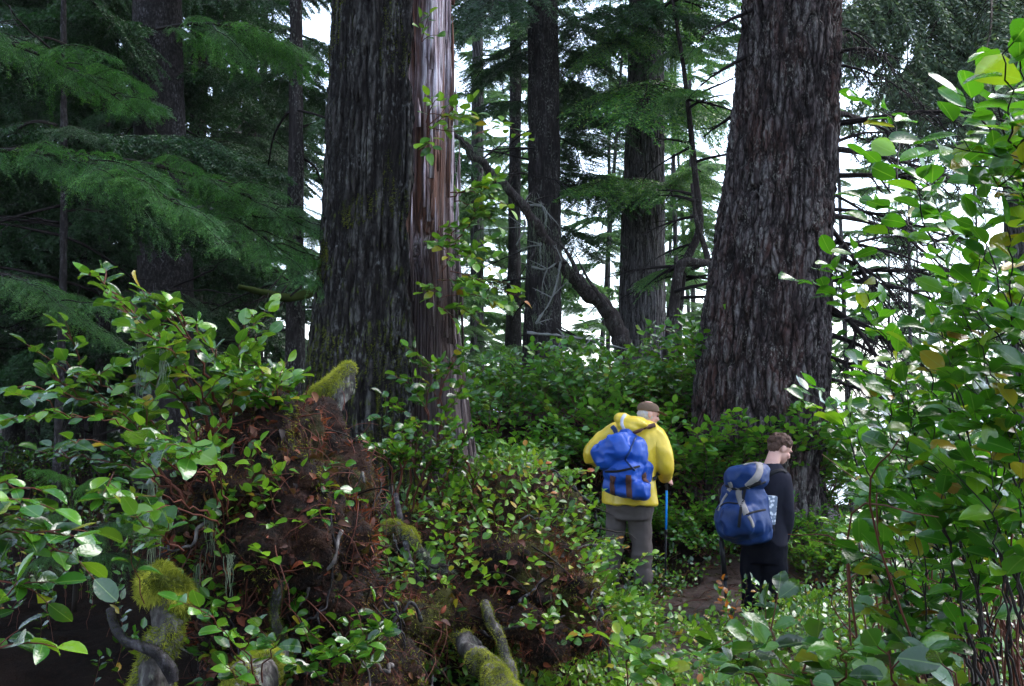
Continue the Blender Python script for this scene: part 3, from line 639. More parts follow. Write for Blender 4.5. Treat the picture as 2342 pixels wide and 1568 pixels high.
crooked('crooked thin stem rising all the way up beside the reddish trunk', [(1545, 830, 0), (1552, 690, 0), (1568, 600, 0), (1600, 520, 0), (1590, 400, .1), (1575, 250, 0), (1560, 130, 0), (1538, -10, 0), (1520, -200, 0)], 15.5, .085, 3, 16, 7)
crooked('bent bare stem with an elbow low between the grey trunk and the reddish trunk', [(1528, 830, 0), (1540, 720, 0), (1556, 610, 0), (1600, 600, 0), (1618, 590, .2), (1592, 500, .2), (1582, 420, .3)], 15, .10, 4, 8, 2)
# grey spruce whose skirts hang in from the upper right
T = GSP = conifer('grey_spruce', 'pale grey-green spruce with hanging sprays filling the upper right corner', P(2330, 300, 17)[0], 17, .32, 24, (7.5, 22), 44, 3.6, B_grey, M_barkC, None)
for (X0, Y0, X1, Y1, d1) in [(2330, -60, 1960, 90, 14), (2330, -90, 1930, 20, 15), (2340, -40, 2040, 160, 14), (2340, 20, 2120, 200, 14), (2340, 30, 2230, 260, 14), (2350, -60, 2230, 150, 13), (2340, 120, 2250, 330, 15), (2345, 0, 2200, 90, 15), (2345, -150, 1960, -10, 14), (2345, -160, 2190, 10, 15)]:
    bough_to(GSP, B_grey[X1 % 2], P(X0, Y0, 17), P(X1, Y1, d1), RS.uniform(-.3, .3))
# bright conifers beyond, with sky between
BG = [(1000, 30, 20, 'mid'), (1110, 36, 22, 'far'), (1330, 27, 16, 'mid'), (1380, 33, 20, 'far'), (1490, 38, 22, 'far'), (1590, 31, 22, 'far'), (1150, 48, 24, 'far'), (1640, 42, 24, 'far'), (1260, 44, 24, 'far'),
      (1450, 50, 26, 'far'), (1995, 44, 19, 'far'), (2120, 54, 20, 'far'), (2290, 36, 18, 'far'), (1075, 25, 15, 'mid'), (1560, 24, 12, 'mid'), (1950, 27, 14, 'far'), (2060, 33, 17, 'far')]
BL = ['feathery hemlock partly hidden by the bare wood of the split cedar', 'distant conifer seen left of the dark straight trunk, low down', 'green hemlock filling the space between dark and grey trunks',
 'farther conifer behind the fork of the leaning dead log', 'far conifer hidden mostly by the grey trunk', 'light conifer between the grey trunk and the reddish trunk', 'palest conifer in the gap right of the split cedar',
 'palest conifer touching the left side of the reddish trunk', 'far conifer directly behind the dark straight trunk', 'faint conifer low behind the shrubs near the grey trunk', 'thin conifer just right of the reddish trunk, behind its dead branches',
 'faint conifer in the bright sky above the salal thicket', 'conifer at the right edge behind the backlit leaves', 'small hemlock at the right foot of the split cedar', 'small green hemlock behind the crooked stems', 'pale low conifer touching the right side of the reddish trunk', 'pale conifer laced by the dead branches of the reddish trunk']
for (X, d, h, kd), lb in zip(BG, BL):
    x = (X-1171)/F*d; z0 = float(ht(x, d)); h = h+max(0, -z0)
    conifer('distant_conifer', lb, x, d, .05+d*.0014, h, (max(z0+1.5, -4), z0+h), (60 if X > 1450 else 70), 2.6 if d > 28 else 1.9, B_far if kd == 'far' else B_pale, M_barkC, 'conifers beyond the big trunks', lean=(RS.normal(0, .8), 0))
# dark wood on the left
LX = [(40, 19, 0), (170, 16.5, 0), (300, 20, 0), (440, 17, 0), (560, 19.5, 0), (90, 29, 1), (230, 32, 1), (370, 28, 1), (480, 33, 1), (590, 29, 1), (-60, 23, 1), (20, 42, 1), (160, 46, 1), (300, 44, 1), (450, 48, 1), (610, 46, 1), (-120, 14, 0)]
LL = ['farthest-left hemlock, hanging over the gloom', 'hemlock behind the thin poles at upper left', 'dense hemlock behind the scaly trunk', 'hemlock with drooping sprays right of the scaly trunk', 'bright-tipped hemlock left of the slim mossy stem', 'dim conifer deep in the wood at far left']
for i, (X, d, far) in enumerate(LX):
    x = (X-1171)/F*d; lb = LL[i] if i < 6 else ['dim conifer deep in the wood behind the poles', 'dim conifer deep behind the scaly trunk', 'dim conifer showing in the gap beside the scaly trunk', 'dim conifer behind the drooping sprays', 'dim conifer cut by the left frame edge',
        'deepest dark conifer at far left', 'deepest dark conifer behind the two poles', 'deepest conifer behind the thick scaly trunk', 'deepest conifer by the sky holes in the left wood', 'deepest conifer left of the slim stem', 'overhanging dark hemlock at the upper left corner'][i-6]
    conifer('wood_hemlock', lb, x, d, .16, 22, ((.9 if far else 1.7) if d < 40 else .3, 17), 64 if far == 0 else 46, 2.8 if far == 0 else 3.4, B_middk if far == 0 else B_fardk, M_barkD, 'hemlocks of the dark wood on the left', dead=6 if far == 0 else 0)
# near boughs sweeping in from the left
H0 = thing('near_hemlock', 'nearest hemlock, its bright feathery boughs sweep across the upper left', 'tree', (-4.6, 6.4, .3))
stem(H0, [[0, -4.6, 6.4, .26], [3, -4.6, 6.4, .22], [9, -4.5, 6.4, .15], [15, -4.5, 6.4, .04]], M_barkD, 24)
for (X0, Y0, d0, X1, Y1, d1, rl) in [(-120, 340, 6.6, 500, 520, 6.0, -.1), (180, 370, 7.2, 730, 540, 6.9, .1), (430, 470, 7.6, 720, 640, 6.8, .3), (-200, 60, 7, 330, 270, 6.6, .1),
     (350, 60, 9, 700, 130, 8.8, .1), (-80, 620, 8.6, 230, 760, 8, .2), (500, 560, 9, 750, 600, 8.6, 0)]:
    spray_limb(H0, P(X0, Y0, d0), P(X1, Y1, d1), X0+Y0+500)
for k in range(10): place_bough(H0, B_mid[k % 3], (-4.6, 6.4, 10+k*.4), RS.uniform(0, 6.28), RS.uniform(-.2, .1), RS.uniform(1.5, 3.3), 0)
# small green sprays low at left
H1 = thing('hemlock_sapling', 'small hemlock sapling with light green sprays low among the salal at left', 'sapling', tuple(P(170, 1300, 4.3)))
mb = MB(); tube(mb, [P(170, 1400, 4.3), P(175, 1250, 4.3), P(160, 1080, 4.25)], [.012, .009, .003], 6, smooth_n=12); part('trunk', mb, M_twig, H1)
for a, b, s in [((172, 1230), (330, 1170), .3), ((170, 1170), (40, 1190), .1), ((165, 1120), (270, 1080), 0), ((170, 1250), (30, 1300), .2), ((165, 1100), (80, 1060), 0), ((172, 1280), (320, 1260), .2)]:
    bough_to(H1, B_near[0], P(*a, 4.3), P(*b, 4.1), s, .1)
# limbs of the old spruce reaching right, bare and dark against the sky
rng = np.random.default_rng(12)
LS = [(1918, 75, 2060, 40, .05), (1918, 130, 2050, 60, .04), (1920, 155, 2070, 165, .035), (1922, 272, 2160, 268, .085), (1920, 325, 2270, 350, .08), (1918, 335, 2120, 420, .05), (1912, 420, 2080, 560, .045), (1908, 500, 2200, 640, .075), (1906, 520, 2120, 700, .05),
      (1904, 600, 2100, 640, .045), (1900, 655, 2180, 720, .055), (1898, 720, 2120, 830, .05), (1896, 770, 2090, 900, .05), (1894, 830, 2060, 930, .04), (1892, 860, 2120, 1000, .04), (1890, 930, 2020, 1010, .03), (1900, 560, 2230, 600, .05), (1902, 700, 2260, 860, .05), (1918, 300, 2300, 420, .06), (1910, 460, 2280, 520, .055), (1906, 540, 2200, 800, .05), (1900, 620, 2300, 760, .05), (1912, 380, 2240, 480, .045), (1896, 790, 2200, 960, .045)]
for (X0, Y0, X1, Y1, r) in LS:
    a = P(X0-30, Y0+rng.uniform(-25, 25), 12.0+rng.uniform(-.3, .3)); b = P(X1, Y1, 12+rng.uniform(-1.6, 1.0)); d = b-a; L = np.linalg.norm(d); d[2] += .16*L; mb = MB()
    d = d+rng.normal(0, .16, 3)*L*[.3, 1, 1]+[0, 0, .10*L]; limb_mesh(mb, a, d, L*rng.uniform(.7, 1.15), r*rng.uniform(.35, .8), rng, rng.uniform(.15, .6), 18, 2, 22); part('dead_limb', mb, M_deadwood if r > .06 else M_limb_dk, S0)
for (X0, Y0, X1, Y1, d1) in [(1700, 20, 1610, 60, 11), (1700, 120, 1600, 180, 11.5), (1690, 0, 1640, -60, 11), (1680, 240, 1600, 310, 12.5)]:
    a = P(X0+20, Y0, 12); b = P(X1, Y1, d1); mb = MB(); limb_mesh(mb, a, b-a, np.linalg.norm(b-a), .03, rng, .1, 6, 1); part('dead_limb', mb, M_limb_dk, S0)
for k in range(34): place_bough(S0, B_mid[k % 3], (cl2[-2][1]-.2, 12, 9+k*.7), RS.uniform(0, 6.28), .1, 4.2*(1-k/60), 0)
for k in range(30): place_bough(C0, B_middk[k % 3], (-.8, 7, 9+k*.5), RS.uniform(0, 6.28), 0, 3.4*(1-k/60), 0)
# the leaning dead log and its lichen-hung top
rng = np.random.default_rng(8)
L0 = thing('leaning_dead_tree', 'dead dark trunk leaning left behind the yellow-jacketed man, top hung with grey lichen', 'fallen tree', tuple(P(1428, 815, 14.5)))
pts = [(1440, 840, 14.5), (1428, 800, 14.5), (1395, 720, 14.4), (1340, 665, 14.2), (1290, 610, 14.0), (1255, 560, 13.9), (1190, 460, 13.6), (1130, 400, 13.4), (1062, 330, 13.2), (1020, 290, 13)]
q = crom([P(*p) for p in pts], 70); rr = np.interp(np.linspace(0, 1, 70), [0, .15, .3, .6, 1], [.14, .13, .105, .07, .035])
mb = MB(); tube(mb, crom(q+rng.normal(0, .012, q.shape), 200), np.interp(np.linspace(0, 1, 200), np.linspace(0, 1, 70), rr), 18, disp=lambda v: .022*fbm(v*7, 4, 2)); [limb_mesh(mb, q[i], rng.normal(0, 1, 3)*[1, .4, 1], rng.uniform(.1, .5), .012, rng, .1, 4, 1, 8) for i in range(12, 69, 3)]; part('trunk', mb, M_deadwood, L0)
for (X0, Y0, X1, Y1, r) in [(1255, 560, 1330, 640, .04), (1330, 660, 1270, 520, .045), (1395, 715, 1310, 560, .035), (1190, 470, 1270, 440, .03), (1240, 540, 1180, 640, .022), (1130, 400, 1210, 390, .022), (1160, 420, 1210, 330, .018), (1100, 370, 1170, 300, .016)]:
    a = P(X0, Y0, 14); b = P(X1, Y1, 13.8); mb = MB(); limb_mesh(mb, a, b-a, np.linalg.norm(b-a), r, rng, .06, 4, 1); part('dead_branch', mb, M_deadwood, L0)
for (pp, r) in [([(1190, 470), (1214, 468), (1243, 474), (1250, 500), (1236, 545), (1238, 560)], .017), ([(1205, 760), (1290, 768), (1350, 778), (1440, 800)], .018), ([(1215, 610), (1250, 615), (1282, 600), (1262, 680), (1225, 740)], .016), ([(1180, 560), (1200, 520), (1192, 470)], .012)]:
    mb = MB(); tube(mb, [P(a, b, 13.9) for a, b in pp], np.linspace(r, r*.4, len(pp)), 7, smooth_n=24, disp=lambda v: .012*fbm(v*22, 3, 3)); [limb_mesh(mb, P(*pp[i], 13.9), rng.normal(0, 1, 3)*[1, .3, 1], rng.uniform(.15, .4), r*.5, rng, .1, 3, 1, 8) for i in range(1, len(pp)) for _ in (0, 1)]; part('lichened_branch', mb, M_lichen_bark if 'M_lichen_bark' in globals() else simple('lichened_bark', (.20, .20, .19), .9, .5, 40), L0)
def beard(mb, o, L, rng, n=26, spread=.02, fan=.05):
    for k in range(n):
        a = o+rng.normal(0, spread, 3)*np.array([1, 1, .4]); l = L*rng.uniform(.12, 1)**1.4; w_ = rng.normal(0, fan*l, 3); s = np.linspace(0, 1, 8)
        p = a+np.outer(s, w_)+np.outer(s, [0, 0, -l])+np.cumsum(rng.normal(0, .022*l+.0015, (8, 3)), 0); p = p*(1-.5*s[:, None]**2)+.5*s[:, None]**2*(o+np.outer(s, [0, 0, -l])); tube(mb, p, np.linspace(.0016, .0005, 8), 3, rnd=rng.random(), cap=False)
mb = MB()
for k in range(34):
    i = rng.integers(35, 70); beard(mb, q[i]+rng.normal(0, .12, 3), rng.uniform(.15, .5), rng, 14, .05)
for (X, Y) in [(1225, 480), (1210, 520), (1240, 500), (1200, 560), (1238, 470), (1222, 600), (1215, 450), (1190, 500), (1270, 620), (1250, 660), (1230, 720)]: beard(mb, P(X, Y, 13.9), rng.uniform(.2, .55), rng, 30, .07)
tag(part('beard_lichen', mb, M_lichen, L0), kind='stuff')
# mossy limb reaching left from beside the split cedar
ML = thing('mossy_bough', 'dark moss-backed bough with hanging twigs left of the split cedar', 'branch', tuple(P(720, 670, 8.6)))
mb = MB(); tube(mb, [P(742, 655, 8.6), P(710, 668, 8.6), (P(660, 680, 8.4)), P(600, 668, 8.3), P(545, 655, 8.2)], [.05, .04, .036, .03, .018], 9, smooth_n=30, disp=lambda v: .008*fbm(v*14, 2, 4)); part('limb', mb, M_mossd, ML)
mb = MB()
for (a, b) in [((690, 655), (585, 740)), ((680, 620), (600, 730)), ((670, 600), (580, 700)), ((640, 668), (570, 690)), ((660, 640), (610, 600))]:
    limb_mesh(mb, P(*a, 8.4), P(*b, 8.3)-P(*a, 8.4), np.linalg.norm(P(*b, 8.3)-P(*a, 8.4)), .008, rng, .05, 4, 1)
part('twigs', mb, M_twig, ML)
# ------------------------------------------------------------------ broad-leaved shrubs
ROWS = {'near': [(0, 0), (.12, .55), (.32, .95), (.55, 1.0), (.78, .72), (.92, .34), (1, 0)], 'mid': [(0, 0), (.3, .95), (.7, .85), (1, 0)]}
def leaves(mb, P0, D, U, S, rnd, rng, rows='near', wr=.62, mat=0, curl=1.):
    n = len(P0)
    if n == 0: return
    R = ROWS[rows]; D = unit(D); U = unit(U-D*np.sum(U*D, axis=1, keepdims=True)); B = np.cross(U, D)
    cu = rng.uniform(-.1, .28, n)*curl; fo = rng.uniform(.05, .32, n)*curl; tw = rng.normal(0, .12, n)*curl; wv = wr*rng.uniform(.82, 1.15, n)
    V = []; T = []
    for (t, w_) in R:
        for s in ((0,) if w_ == 0 else (-1, 0, 1)):
            al = t*np.ones(n); si = s*w_*.5*wv; no = -cu*t*t+fo*abs(s)*w_*.5+tw*s*t
            V.append(P0+(D*al[:, None]+B*si[:, None]+U*no[:, None])*S[:, None]); T.append((t, s*w_, 0))
    K = len(V); V = np.stack(V, 1).reshape(-1, 3); base = (np.arange(n)*K)[:, None]
    m = len(R)-2; q = []; tr = [(0, 2, 1), (0, 3, 2)]
    for i in range(m-1):
        a = 1+3*i; q += [(a, a+1, a+4, a+3), (a+1, a+2, a+5, a+4)]
    a = 1+3*(m-1); tr += [(a, a+1, K-1), (a+1, a+2, K-1)]
    luv = np.tile(np.array(T, float), (n, 1)); r = np.repeat(rnd, K)
    b0 = mb.n; mb.add(V, (base[:, :, None]+np.array(tr)[None]).reshape(-1, 3), mat, r, luv)
    f = (base[:, :, None]+np.array(q)[None]).reshape(-1, 4)+b0; mb.f.append(f.astype(np.int32)); mb.m.append(np.full(len(f), mat, np.int32))
def shoot(st, LV, a, b, rng, leaf, r=.004, start=.3, side=2, arch=.22, gap=.9, depth=0, zig=.006, bare=False):
    a = np.array(a, float); b = np.array(b, float); L = np.linalg.norm(b-a); n = max(5, int(L/.03)); t = np.linspace(0, 1, n)
    c = (a+b)/2+np.array([0, 0, arch*L])+rng.normal(0, .07*L, 3)
    p = np.outer((1-t)**2, a)+np.outer(2*t*(1-t), c)+np.outer(t*t, b)
    if n > 7: k = rng.normal(0, zig, (n, 3)); k[0] = 0; p = p+k
    tube(st, p, np.linspace(r, r*.35, n), 5 if r > .003 else 4, rnd=rng.random(), cap=False)
    tan = unit(np.gradient(p, axis=0))
    if not bare:
        s = start*L; sd = rng.choice([-1, 1]); cum = np.linspace(0, L, n)
        while s < L:
            i = min(n-1, int(s/L*(n-1))); o = p[i]; T = tan[i]; h = unit(np.cross(T, [0, 0, 1.])+1e-6)
            d = T*rng.uniform(.35, .8)+h*sd*rng.uniform(.6, 1.1)+np.array([0, 0, rng.uniform(-.35, .3)])
            u = np.array([0, 0, 1.])+rng.normal(0, .38, 3)+h*sd*-.15; l = leaf*rng.uniform(.6, 1.18)
            LV.append((o+unit(d)*.006, d, u, l, rng.random())); s += leaf*gap*rng.uniform(.35, .75); sd = -sd
        LV.append((p[-1], tan[-1]+np.array([0, 0, .1]), np.array([0, 0, 1.])+rng.normal(0, .4, 3), leaf*.95, rng.random()))
    if depth < 2:
        for k in range(side):
            u = rng.uniform(.3, .88); i = int(u*(n-1)); h = unit(np.cross(tan[i], [0, 0, 1.])+1e-6)*rng.choice([-1, 1])
            d = unit(tan[i]*rng.uniform(.5, 1)+h*rng.uniform(.4, 1.1)+np.array([0, 0, rng.uniform(-.15, .6)]))
            shoot(st, LV, p[i], p[i]+d*L*rng.uniform(.22, .45), rng, leaf, r*.6, .2, max(0, side-1), .1, gap, depth+1, zig*.7)
def put_leaves(mb, LV, rng, rows, wr=.62, light=None, curl=1., rb=0.):
    if not LV: return
    P0 = np.array([q[0] for q in LV]); D = np.array([q[1] for q in LV]); U = np.array([q[2] for q in LV]); S = np.array([q[3] for q in LV]); R = np.array([q[4] for q in LV]); R = np.clip(np.where(R < .955, np.minimum(R+rb, .95), R), 0, 1)
    if light is not None: U = U+np.array(light)
    leaves(mb, P0, D, U, S, R, rng, rows, wr, 0, curl)
def shrub(name, label, group, stems, leaf=.07, rows='near', seed=0, mats=None, side=2, start=.3, r=.0045, arch=.2, cat='shrub', gap=.9, light=(0, -.25, 0), wr=.62, bare=0, rb=0.):
    """stems: list of (base, tip) world points"""
    rng = np.random.default_rng(seed); st, LV = MB(), []
    for i, (a, b) in enumerate(stems): shoot(st, LV, a, b, rng, leaf, r*rng.uniform(.7, 1.3), start, side, arch*rng.uniform(.3, 1.4), gap, bare=False)
    T = thing(name, label, cat, tuple(stems[0][0]), group)
    lm, sm_ = mats or (M_leaf, M_stem); part('stems', st, sm_, T); mb = MB(); put_leaves(mb, LV, rng, rows, wr, light, rb=rb); part('leaves', mb, lm, T)
    return T
def fan(base, n, L, rng, up=.8, dirn=(0, 0), spread=1., zmin=.15):
    out = []
    for k in range(n):
        az = rng.uniform(0, 6.283); d = np.array([math.cos(az)*spread+dirn[0], math.sin(az)*spread+dirn[1], up*rng.uniform(.5, 1.3)]); d = unit(d)
        a = np.array(base)+rng.normal(0, .06, 3)*np.array([1, 1, .2]); out.append((a, a+d*L*rng.uniform(.55, 1.1)))
    return out

# ------------------------------------------------------------------ root mass with the salal on it (left foreground)
rng = np.random.default_rng(31)
R0 = thing('root_heap', 'reddish-brown heap of roots, duff and dead leaves in the left foreground', 'root mound', tuple(P(600, 1500, 4.0)))
mb = MB()
for (X, Y, d, rx, rz, ry) in [(620, 1010, 4.15, .22, .16, .25), (580, 1120, 4.1, .32, .22, .35), (650, 1240, 4.05, .30, .24, .38), (560, 1230, 4.2, .26, .2, .3), (620, 1380, 4.1, .30, .26, .36), (700, 1330, 4.1, .24, .22, .3),
    (740, 1120, 4.3, .16, .16, .3), (700, 1000, 4.4, .16, .12, .25), (640, 1500, 4.2, .26, .22, .36), (450, 1100, 4.5, .18, .10, .25), (760, 1460, 4.3, .22, .16, .3), (800, 1540, 4.4, .3, .14, .4)]:
    ell(mb, P(X, Y, d), (rx, ry, rz))
def lump(a, f, seed): return lambda v, n: a*fbm(v*f, 4, seed)+a*.5*np.abs(vn(v*f*2.3, seed+3))+.014*fbm(v*38, 2, seed+9)
me = fuse(mb, .018, 'soil', [M_duff], 1, lump(.07, 6.5, 5)); part('soil', me, M_duff, R0); soil1 = me
def add_litter(me, parent, n, rng, size=.055, keep=None, name='litter', lift=.01):
    p, nn = scatter(me, n, rng, keep); mb = MB(); D = unit(rng.normal(0, 1, (n, 3))*np.array([1, 1, .7])-nn*.2)
    leaves(mb, p+nn*lift, D, nn+rng.normal(0, .6, (n, 3)), size*rng.uniform(.4, 1.15, n), rng.random(n), rng, 'near', .55, 0, 2.2)
    return tag(part(name, mb, M_litter, parent), kind='stuff')
def add_moss(me, parent, n, rng, L=.018, mat=None, keep=None, name='moss', w=.0022, hangz=-.5):
    p, nn = scatter(me, n, rng, keep); mb = MB(); d = unit(nn+rng.normal(0, .55, (n, 3))+np.array([0, 0, hangz])); l = L*rng.uniform(.4, 1.3, n)
    cl_ = np.clip(.5+.5*vn(p*18, 4)+rng.normal(0, .15, n), 0, 1); leaf_strip(mb, p-nn*.002, d, unit(rng.normal(0, 1, (n, 3))), l, np.full(n, w), cl_)
    return tag(part(name, mb, mat or M_moss, parent, smooth=False), kind='stuff')
def add_rootlets(me, parent, n, rng, L=.25, r=.003, mat=None, keep=None, name='rootlet_tangle'):
    p, nn = scatter(me, n, rng, keep); mb = MB()
    for i in range(n):
        l = L*rng.uniform(.3, 1.2); d = unit(rng.normal(0, 1, 3)-nn[i]*rng.uniform(-.2, .6)+np.array([0, 0, -.25])); s = np.linspace(0, 1, 8)[:, None]
        q = p[i]+nn[i]*.012+d*l*s+np.array([0, 0, -.25*l])*s**2+nn[i]*(.12*l)*np.sin(s*3.1)+np.cumsum(rng.normal(0, .02*l, (8, 3)), 0); tube(mb, q, np.linspace(r*rng.uniform(.4, 1.4), r*.3, 8), 4, rnd=rng.random(), cap=False)
    return tag(part(name, mb, mat or M_stem, parent), kind='stuff')
patch = lambda sc, th, seed: (lambda c, N: (vn(c*sc, seed) > th).astype(float)+1e-4)
add_litter(me, R0, 1300, rng, .044, lambda c, N: (N[:, 1] < .3)*np.clip(vn(c*5, 12)+.35, .05, 1), lift=.006)
add_moss(me, R0, 9000, rng, .022, M_moss, patch(4.5, .18, 3)); add_moss(me, R0, 7000, rng, .016, M_mossd, patch(4.5, -.1, 8), 'dark_moss')
add_moss(me, R0, 9000, rng, .016, M_ochre, patch(5, .05, 91), 'ochre_moss', w=.004); add_moss(me, R0, 42000, rng, .020, M_fibre, None, 'peat_fibre', w=.003, hangz=-.4); add_rootlets(me, R0, 900, rng, .2, .0024); add_moss(me, R0, 2600, rng, .05, M_rust, patch(5, .42, 77), 'dead_fronds', w=.006, hangz=.3); add_rootlets(me, R0, 160, rng, .3, .004, M_twig, name='dark_roots'); 
# second mass under the split cedar
R1 = thing('root_hummock', 'dark hollow-sided hummock of roots and dead leaves below the split cedar', 'root mound', tuple(P(1100, 1450, 5.4)))
mb = MB()
for (X, Y, d, rx, rz, ry) in [(1000, 1240, 5.9, .32, .16, .4), (1130, 1290, 5.7, .36, .2, .4), (1240, 1340, 5.6, .26, .2, .36), (1060, 1370, 5.5, .3, .14, .3), (1250, 1300, 6.0, .22, .18, .4), (1180, 1180, 6.2, .4, .25, .4), (1295, 1360, 5.7, .12, .09, .25), (1180, 1410, 5.4, .2, .08, .24), (930, 1400, 5.2, .25, .1, .3), (1260, 1460, 5.3, .1, .08, .14), (1330, 1440, 5.4, .14, .07, .2)]:
    ell(mb, P(X, Y, d), (rx, ry, rz))
me = fuse(mb, .02, 'soil', [M_duff], 1, lump(.075, 6, 15)); part('soil', me, M_duff, R1); soil2 = me
add_litter(me, R1, 1900, rng, .048, lift=.008); add_moss(me, R1, 12000, rng, .024, M_moss, patch(3.6, .15, 31)); add_moss(me, R1, 7000, rng, .016, M_mossd, patch(4, .0, 38), 'dark_moss'); add_moss(me, R1, 7000, rng, .018, M_ochre, patch(4.4, .15, 93), 'ochre_moss', w=.004); add_moss(me, R1, 42000, rng, .024, M_fibre, None, 'peat_fibre', w=.0035, hangz=-.4); add_rootlets(me, R1, 800, rng, .24, .0026); add_moss(me, R1, 1800, rng, .05, M_rust, patch(4, .45, 79), 'dead_fronds', w=.006, hangz=.3); add_rootlets(me, R1, 140, rng, .35, .006, M_twig, name='dark_roots')
def big_roots(me, T, n, seed, r=(.004, .010), L=(.2, .5)):
    g = np.random.default_rng(seed); p, nn = scatter(me, n, g, lambda c, N: (N[:, 1] < .2)*(c[:, 2] < 1.32)*1.+1e-6)
    for i in range(n):
        l = g.uniform(*L); d = unit(g.normal(0, .7, 3)*[1, .25, 1]+[0, 0, -.5]); s = np.linspace(-.5, .5, 12)[:, None]; q = p[i]+nn[i]*.01+d*l*s+nn[i]*(.05*np.cos(s*3.1))+np.cumsum(g.normal(0, .012, (12, 3)), 0)-nn[i]*(.22*l*(2*s)**4)
        rr = g.uniform(*r); mb = MB(); tube(mb, q, np.linspace(rr, rr*.55, 12), 10, smooth_n=50, disp=lambda v: rr*.45*fbm(v*30, 3, i)); part('root', mb, M_rootd if i % 3 else M_oldwood, T)
M_oldwood = barkmat('old_grey_wood', (.015, .013, .012), (.07, .062, .058), (.24, .22, .21), scale=22, stretch=(1, 1, .5), lichen=.8, lcol=(.20, .22, .16), bdist=.008)
M_rootd = barkmat('dark_root_bark', (.006, .005, .005), (.022, .019, .020), (.075, .068, .072), scale=25, stretch=(1, 1, 1), lichen=.5, lcol=(.2, .2, .2), bdist=.006, rough=.6)
big_roots(soil1, R0, 30, 401); big_roots(soil2, R1, 30, 402)
# roots and mossy wood
def root(name, label, cat, pts, rad, mat, seed, n=22, moss=None, mossn=3000, bump=.018, mossL=.02, group=None, keep=None, squash=None):
    T = thing(name, label, cat, tuple(P(*pts[0])), group); mb = MB()
    tube(mb, [P(*p) for p in pts], rad, n, smooth_n=max(70, len(pts)*20), disp=lambda v: bump*fbm(v*np.array([16, 16, 9]), 4, seed)+bump*.5*np.abs(vn(v*34, seed+4)), squash=squash)
    me = mb.mesh('wood', [mat]); part('wood', me, mat, T)
    if moss: add_moss(me, T, mossn, np.random.default_rng(seed), mossL, moss, keep, w=.002)
    return T, me
upk = lambda c, N: np.clip(N[:, 2]+.25, 0, 1)*(vn(c*9, 3) > -.35)+1e-5
upl = lambda c, N: np.clip(.55-N[:, 0]*.8+N[:, 2], 0, 1)*(vn(c*9, 3) > -.5)+1e-5
root('broken_snag', 'broken branch stub capped with yellow-green moss in front of the split cedar', 'branch stub', [(700, 1010, 4.6), (715, 960, 4.6), (745, 920, 4.6), (775, 885, 4.6), (795, 850, 4.6), (790, 832, 4.6)], [.085, .085, .08, .06, .035, .015], M_oldwood, 3, moss=M_moss, mossn=26000, mossL=.02, keep=upl)
T, me = root('mossy_stub', 'pale rotting root post with a shaggy moss cap, lower left', 'root', [(345, 1600, 3.5), (362, 1500, 3.5), (385, 1450, 3.5), (372, 1400, 3.5), (378, 1350, 3.5), (372, 1325, 3.5)], [.07, .06, .055, .04, .05, .03], M_oldwood, 5, moss=M_moss, mossn=5000, mossL=.02, keep=lambda c, N: (vn(c*11, 5) > .05)*1.+1e-4)
mb = MB(); [ell(mb, P(X, Y, d), r) for X, Y, d, r in [(362, 1330, 3.48, (.052, .06, .032)), (392, 1345, 3.5, (.045, .05, .03)), (340, 1350, 3.5, (.03, .04, .026)), (410, 1372, 3.5, (.028, .04, .03))]]
me = fuse(mb, .008, 'moss_cap', [M_moss], 1, lump(.02, 14, 4)); part('moss_cap', me, M_moss, T); add_moss(me, T, 9000, rng, .022, M_moss, hangz=-.35, name='moss_fringe', w=.0022); add_moss(me, T, 4000, rng, .034, M_moss, lambda c, N: (vn(c*26, 6) > 0)*np.clip(N[:, 0]+.3, 0, 1)+1e-4, hangz=-1.2, name='hanging_moss', w=.0016)
root('twisted_root', 'dark snaking bare root crossing the black hollow at lower left', 'root', [(252, 1395, 3.55), (262, 1430, 3.5), (285, 1465, 3.45), (330, 1480, 3.42), (362, 1495, 3.4), (388, 1530, 3.4), (396, 1560, 3.4)], [.010, .014, .017, .017, .021, .026, .02], M_rootd, 7, 12, bump=.005, moss=M_mossd, mossn=900, mossL=.008, keep=lambda c, N: np.clip(N[:, 2], 0, 1)+.02)
root('mossy_log_end', 'moss-streaked log end pointing up at the bottom left of the root heap', 'log', [(545, 1620, 3.4), (575, 1560, 3.5), (615, 1510, 3.7), (650, 1470, 3.9)], [.075, .07, .062, .055], M_oldwood, 9, moss=M_moss, mossn=12000, mossL=.018, keep=lambda c, N: (vn(c*10, 7) > -.05)*np.clip(N[:, 2]+.4, 0, 1)+1e-4)
root('bare_root', 'thick grey lichened root running down the middle bottom', 'root', [(1010, 1430, 5.2), (1055, 1460, 5.1), (1090, 1500, 5.0), (1130, 1545, 4.85), (1170, 1600, 4.7)], [.03, .042, .055, .06, .07], M_oldwood, 12, bump=.02, moss=M_moss, mossn=15000, mossL=.014, keep=lambda c, N: (vn(c*8, 9) > -.1)*np.clip(N[:, 2]+.5, 0, 1)+1e-4)
root('bare_root', 'slimmer root dropping to join the grey root at the middle bottom', 'root', [(1110, 1375, 5.15), (1122, 1420, 5.05), (1145, 1460, 5.0), (1160, 1520, 4.95), (1168, 1600, 4.8)], [.015, .02, .024, .03, .035], M_oldwood, 13, 12, bump=.01, moss=M_moss, mossn=4000, mossL=.014)
root('lichened_root', 'pale lichened stub across the dark hollow below the split cedar', 'root', [(960, 1258, 5.5), (990, 1290, 5.4), (1020, 1310, 5.35), (1045, 1338, 5.3)], [.018, .028, .03, .016], M_oldwood, 14, 10, moss=M_lichen, mossn=3000, mossL=.022)
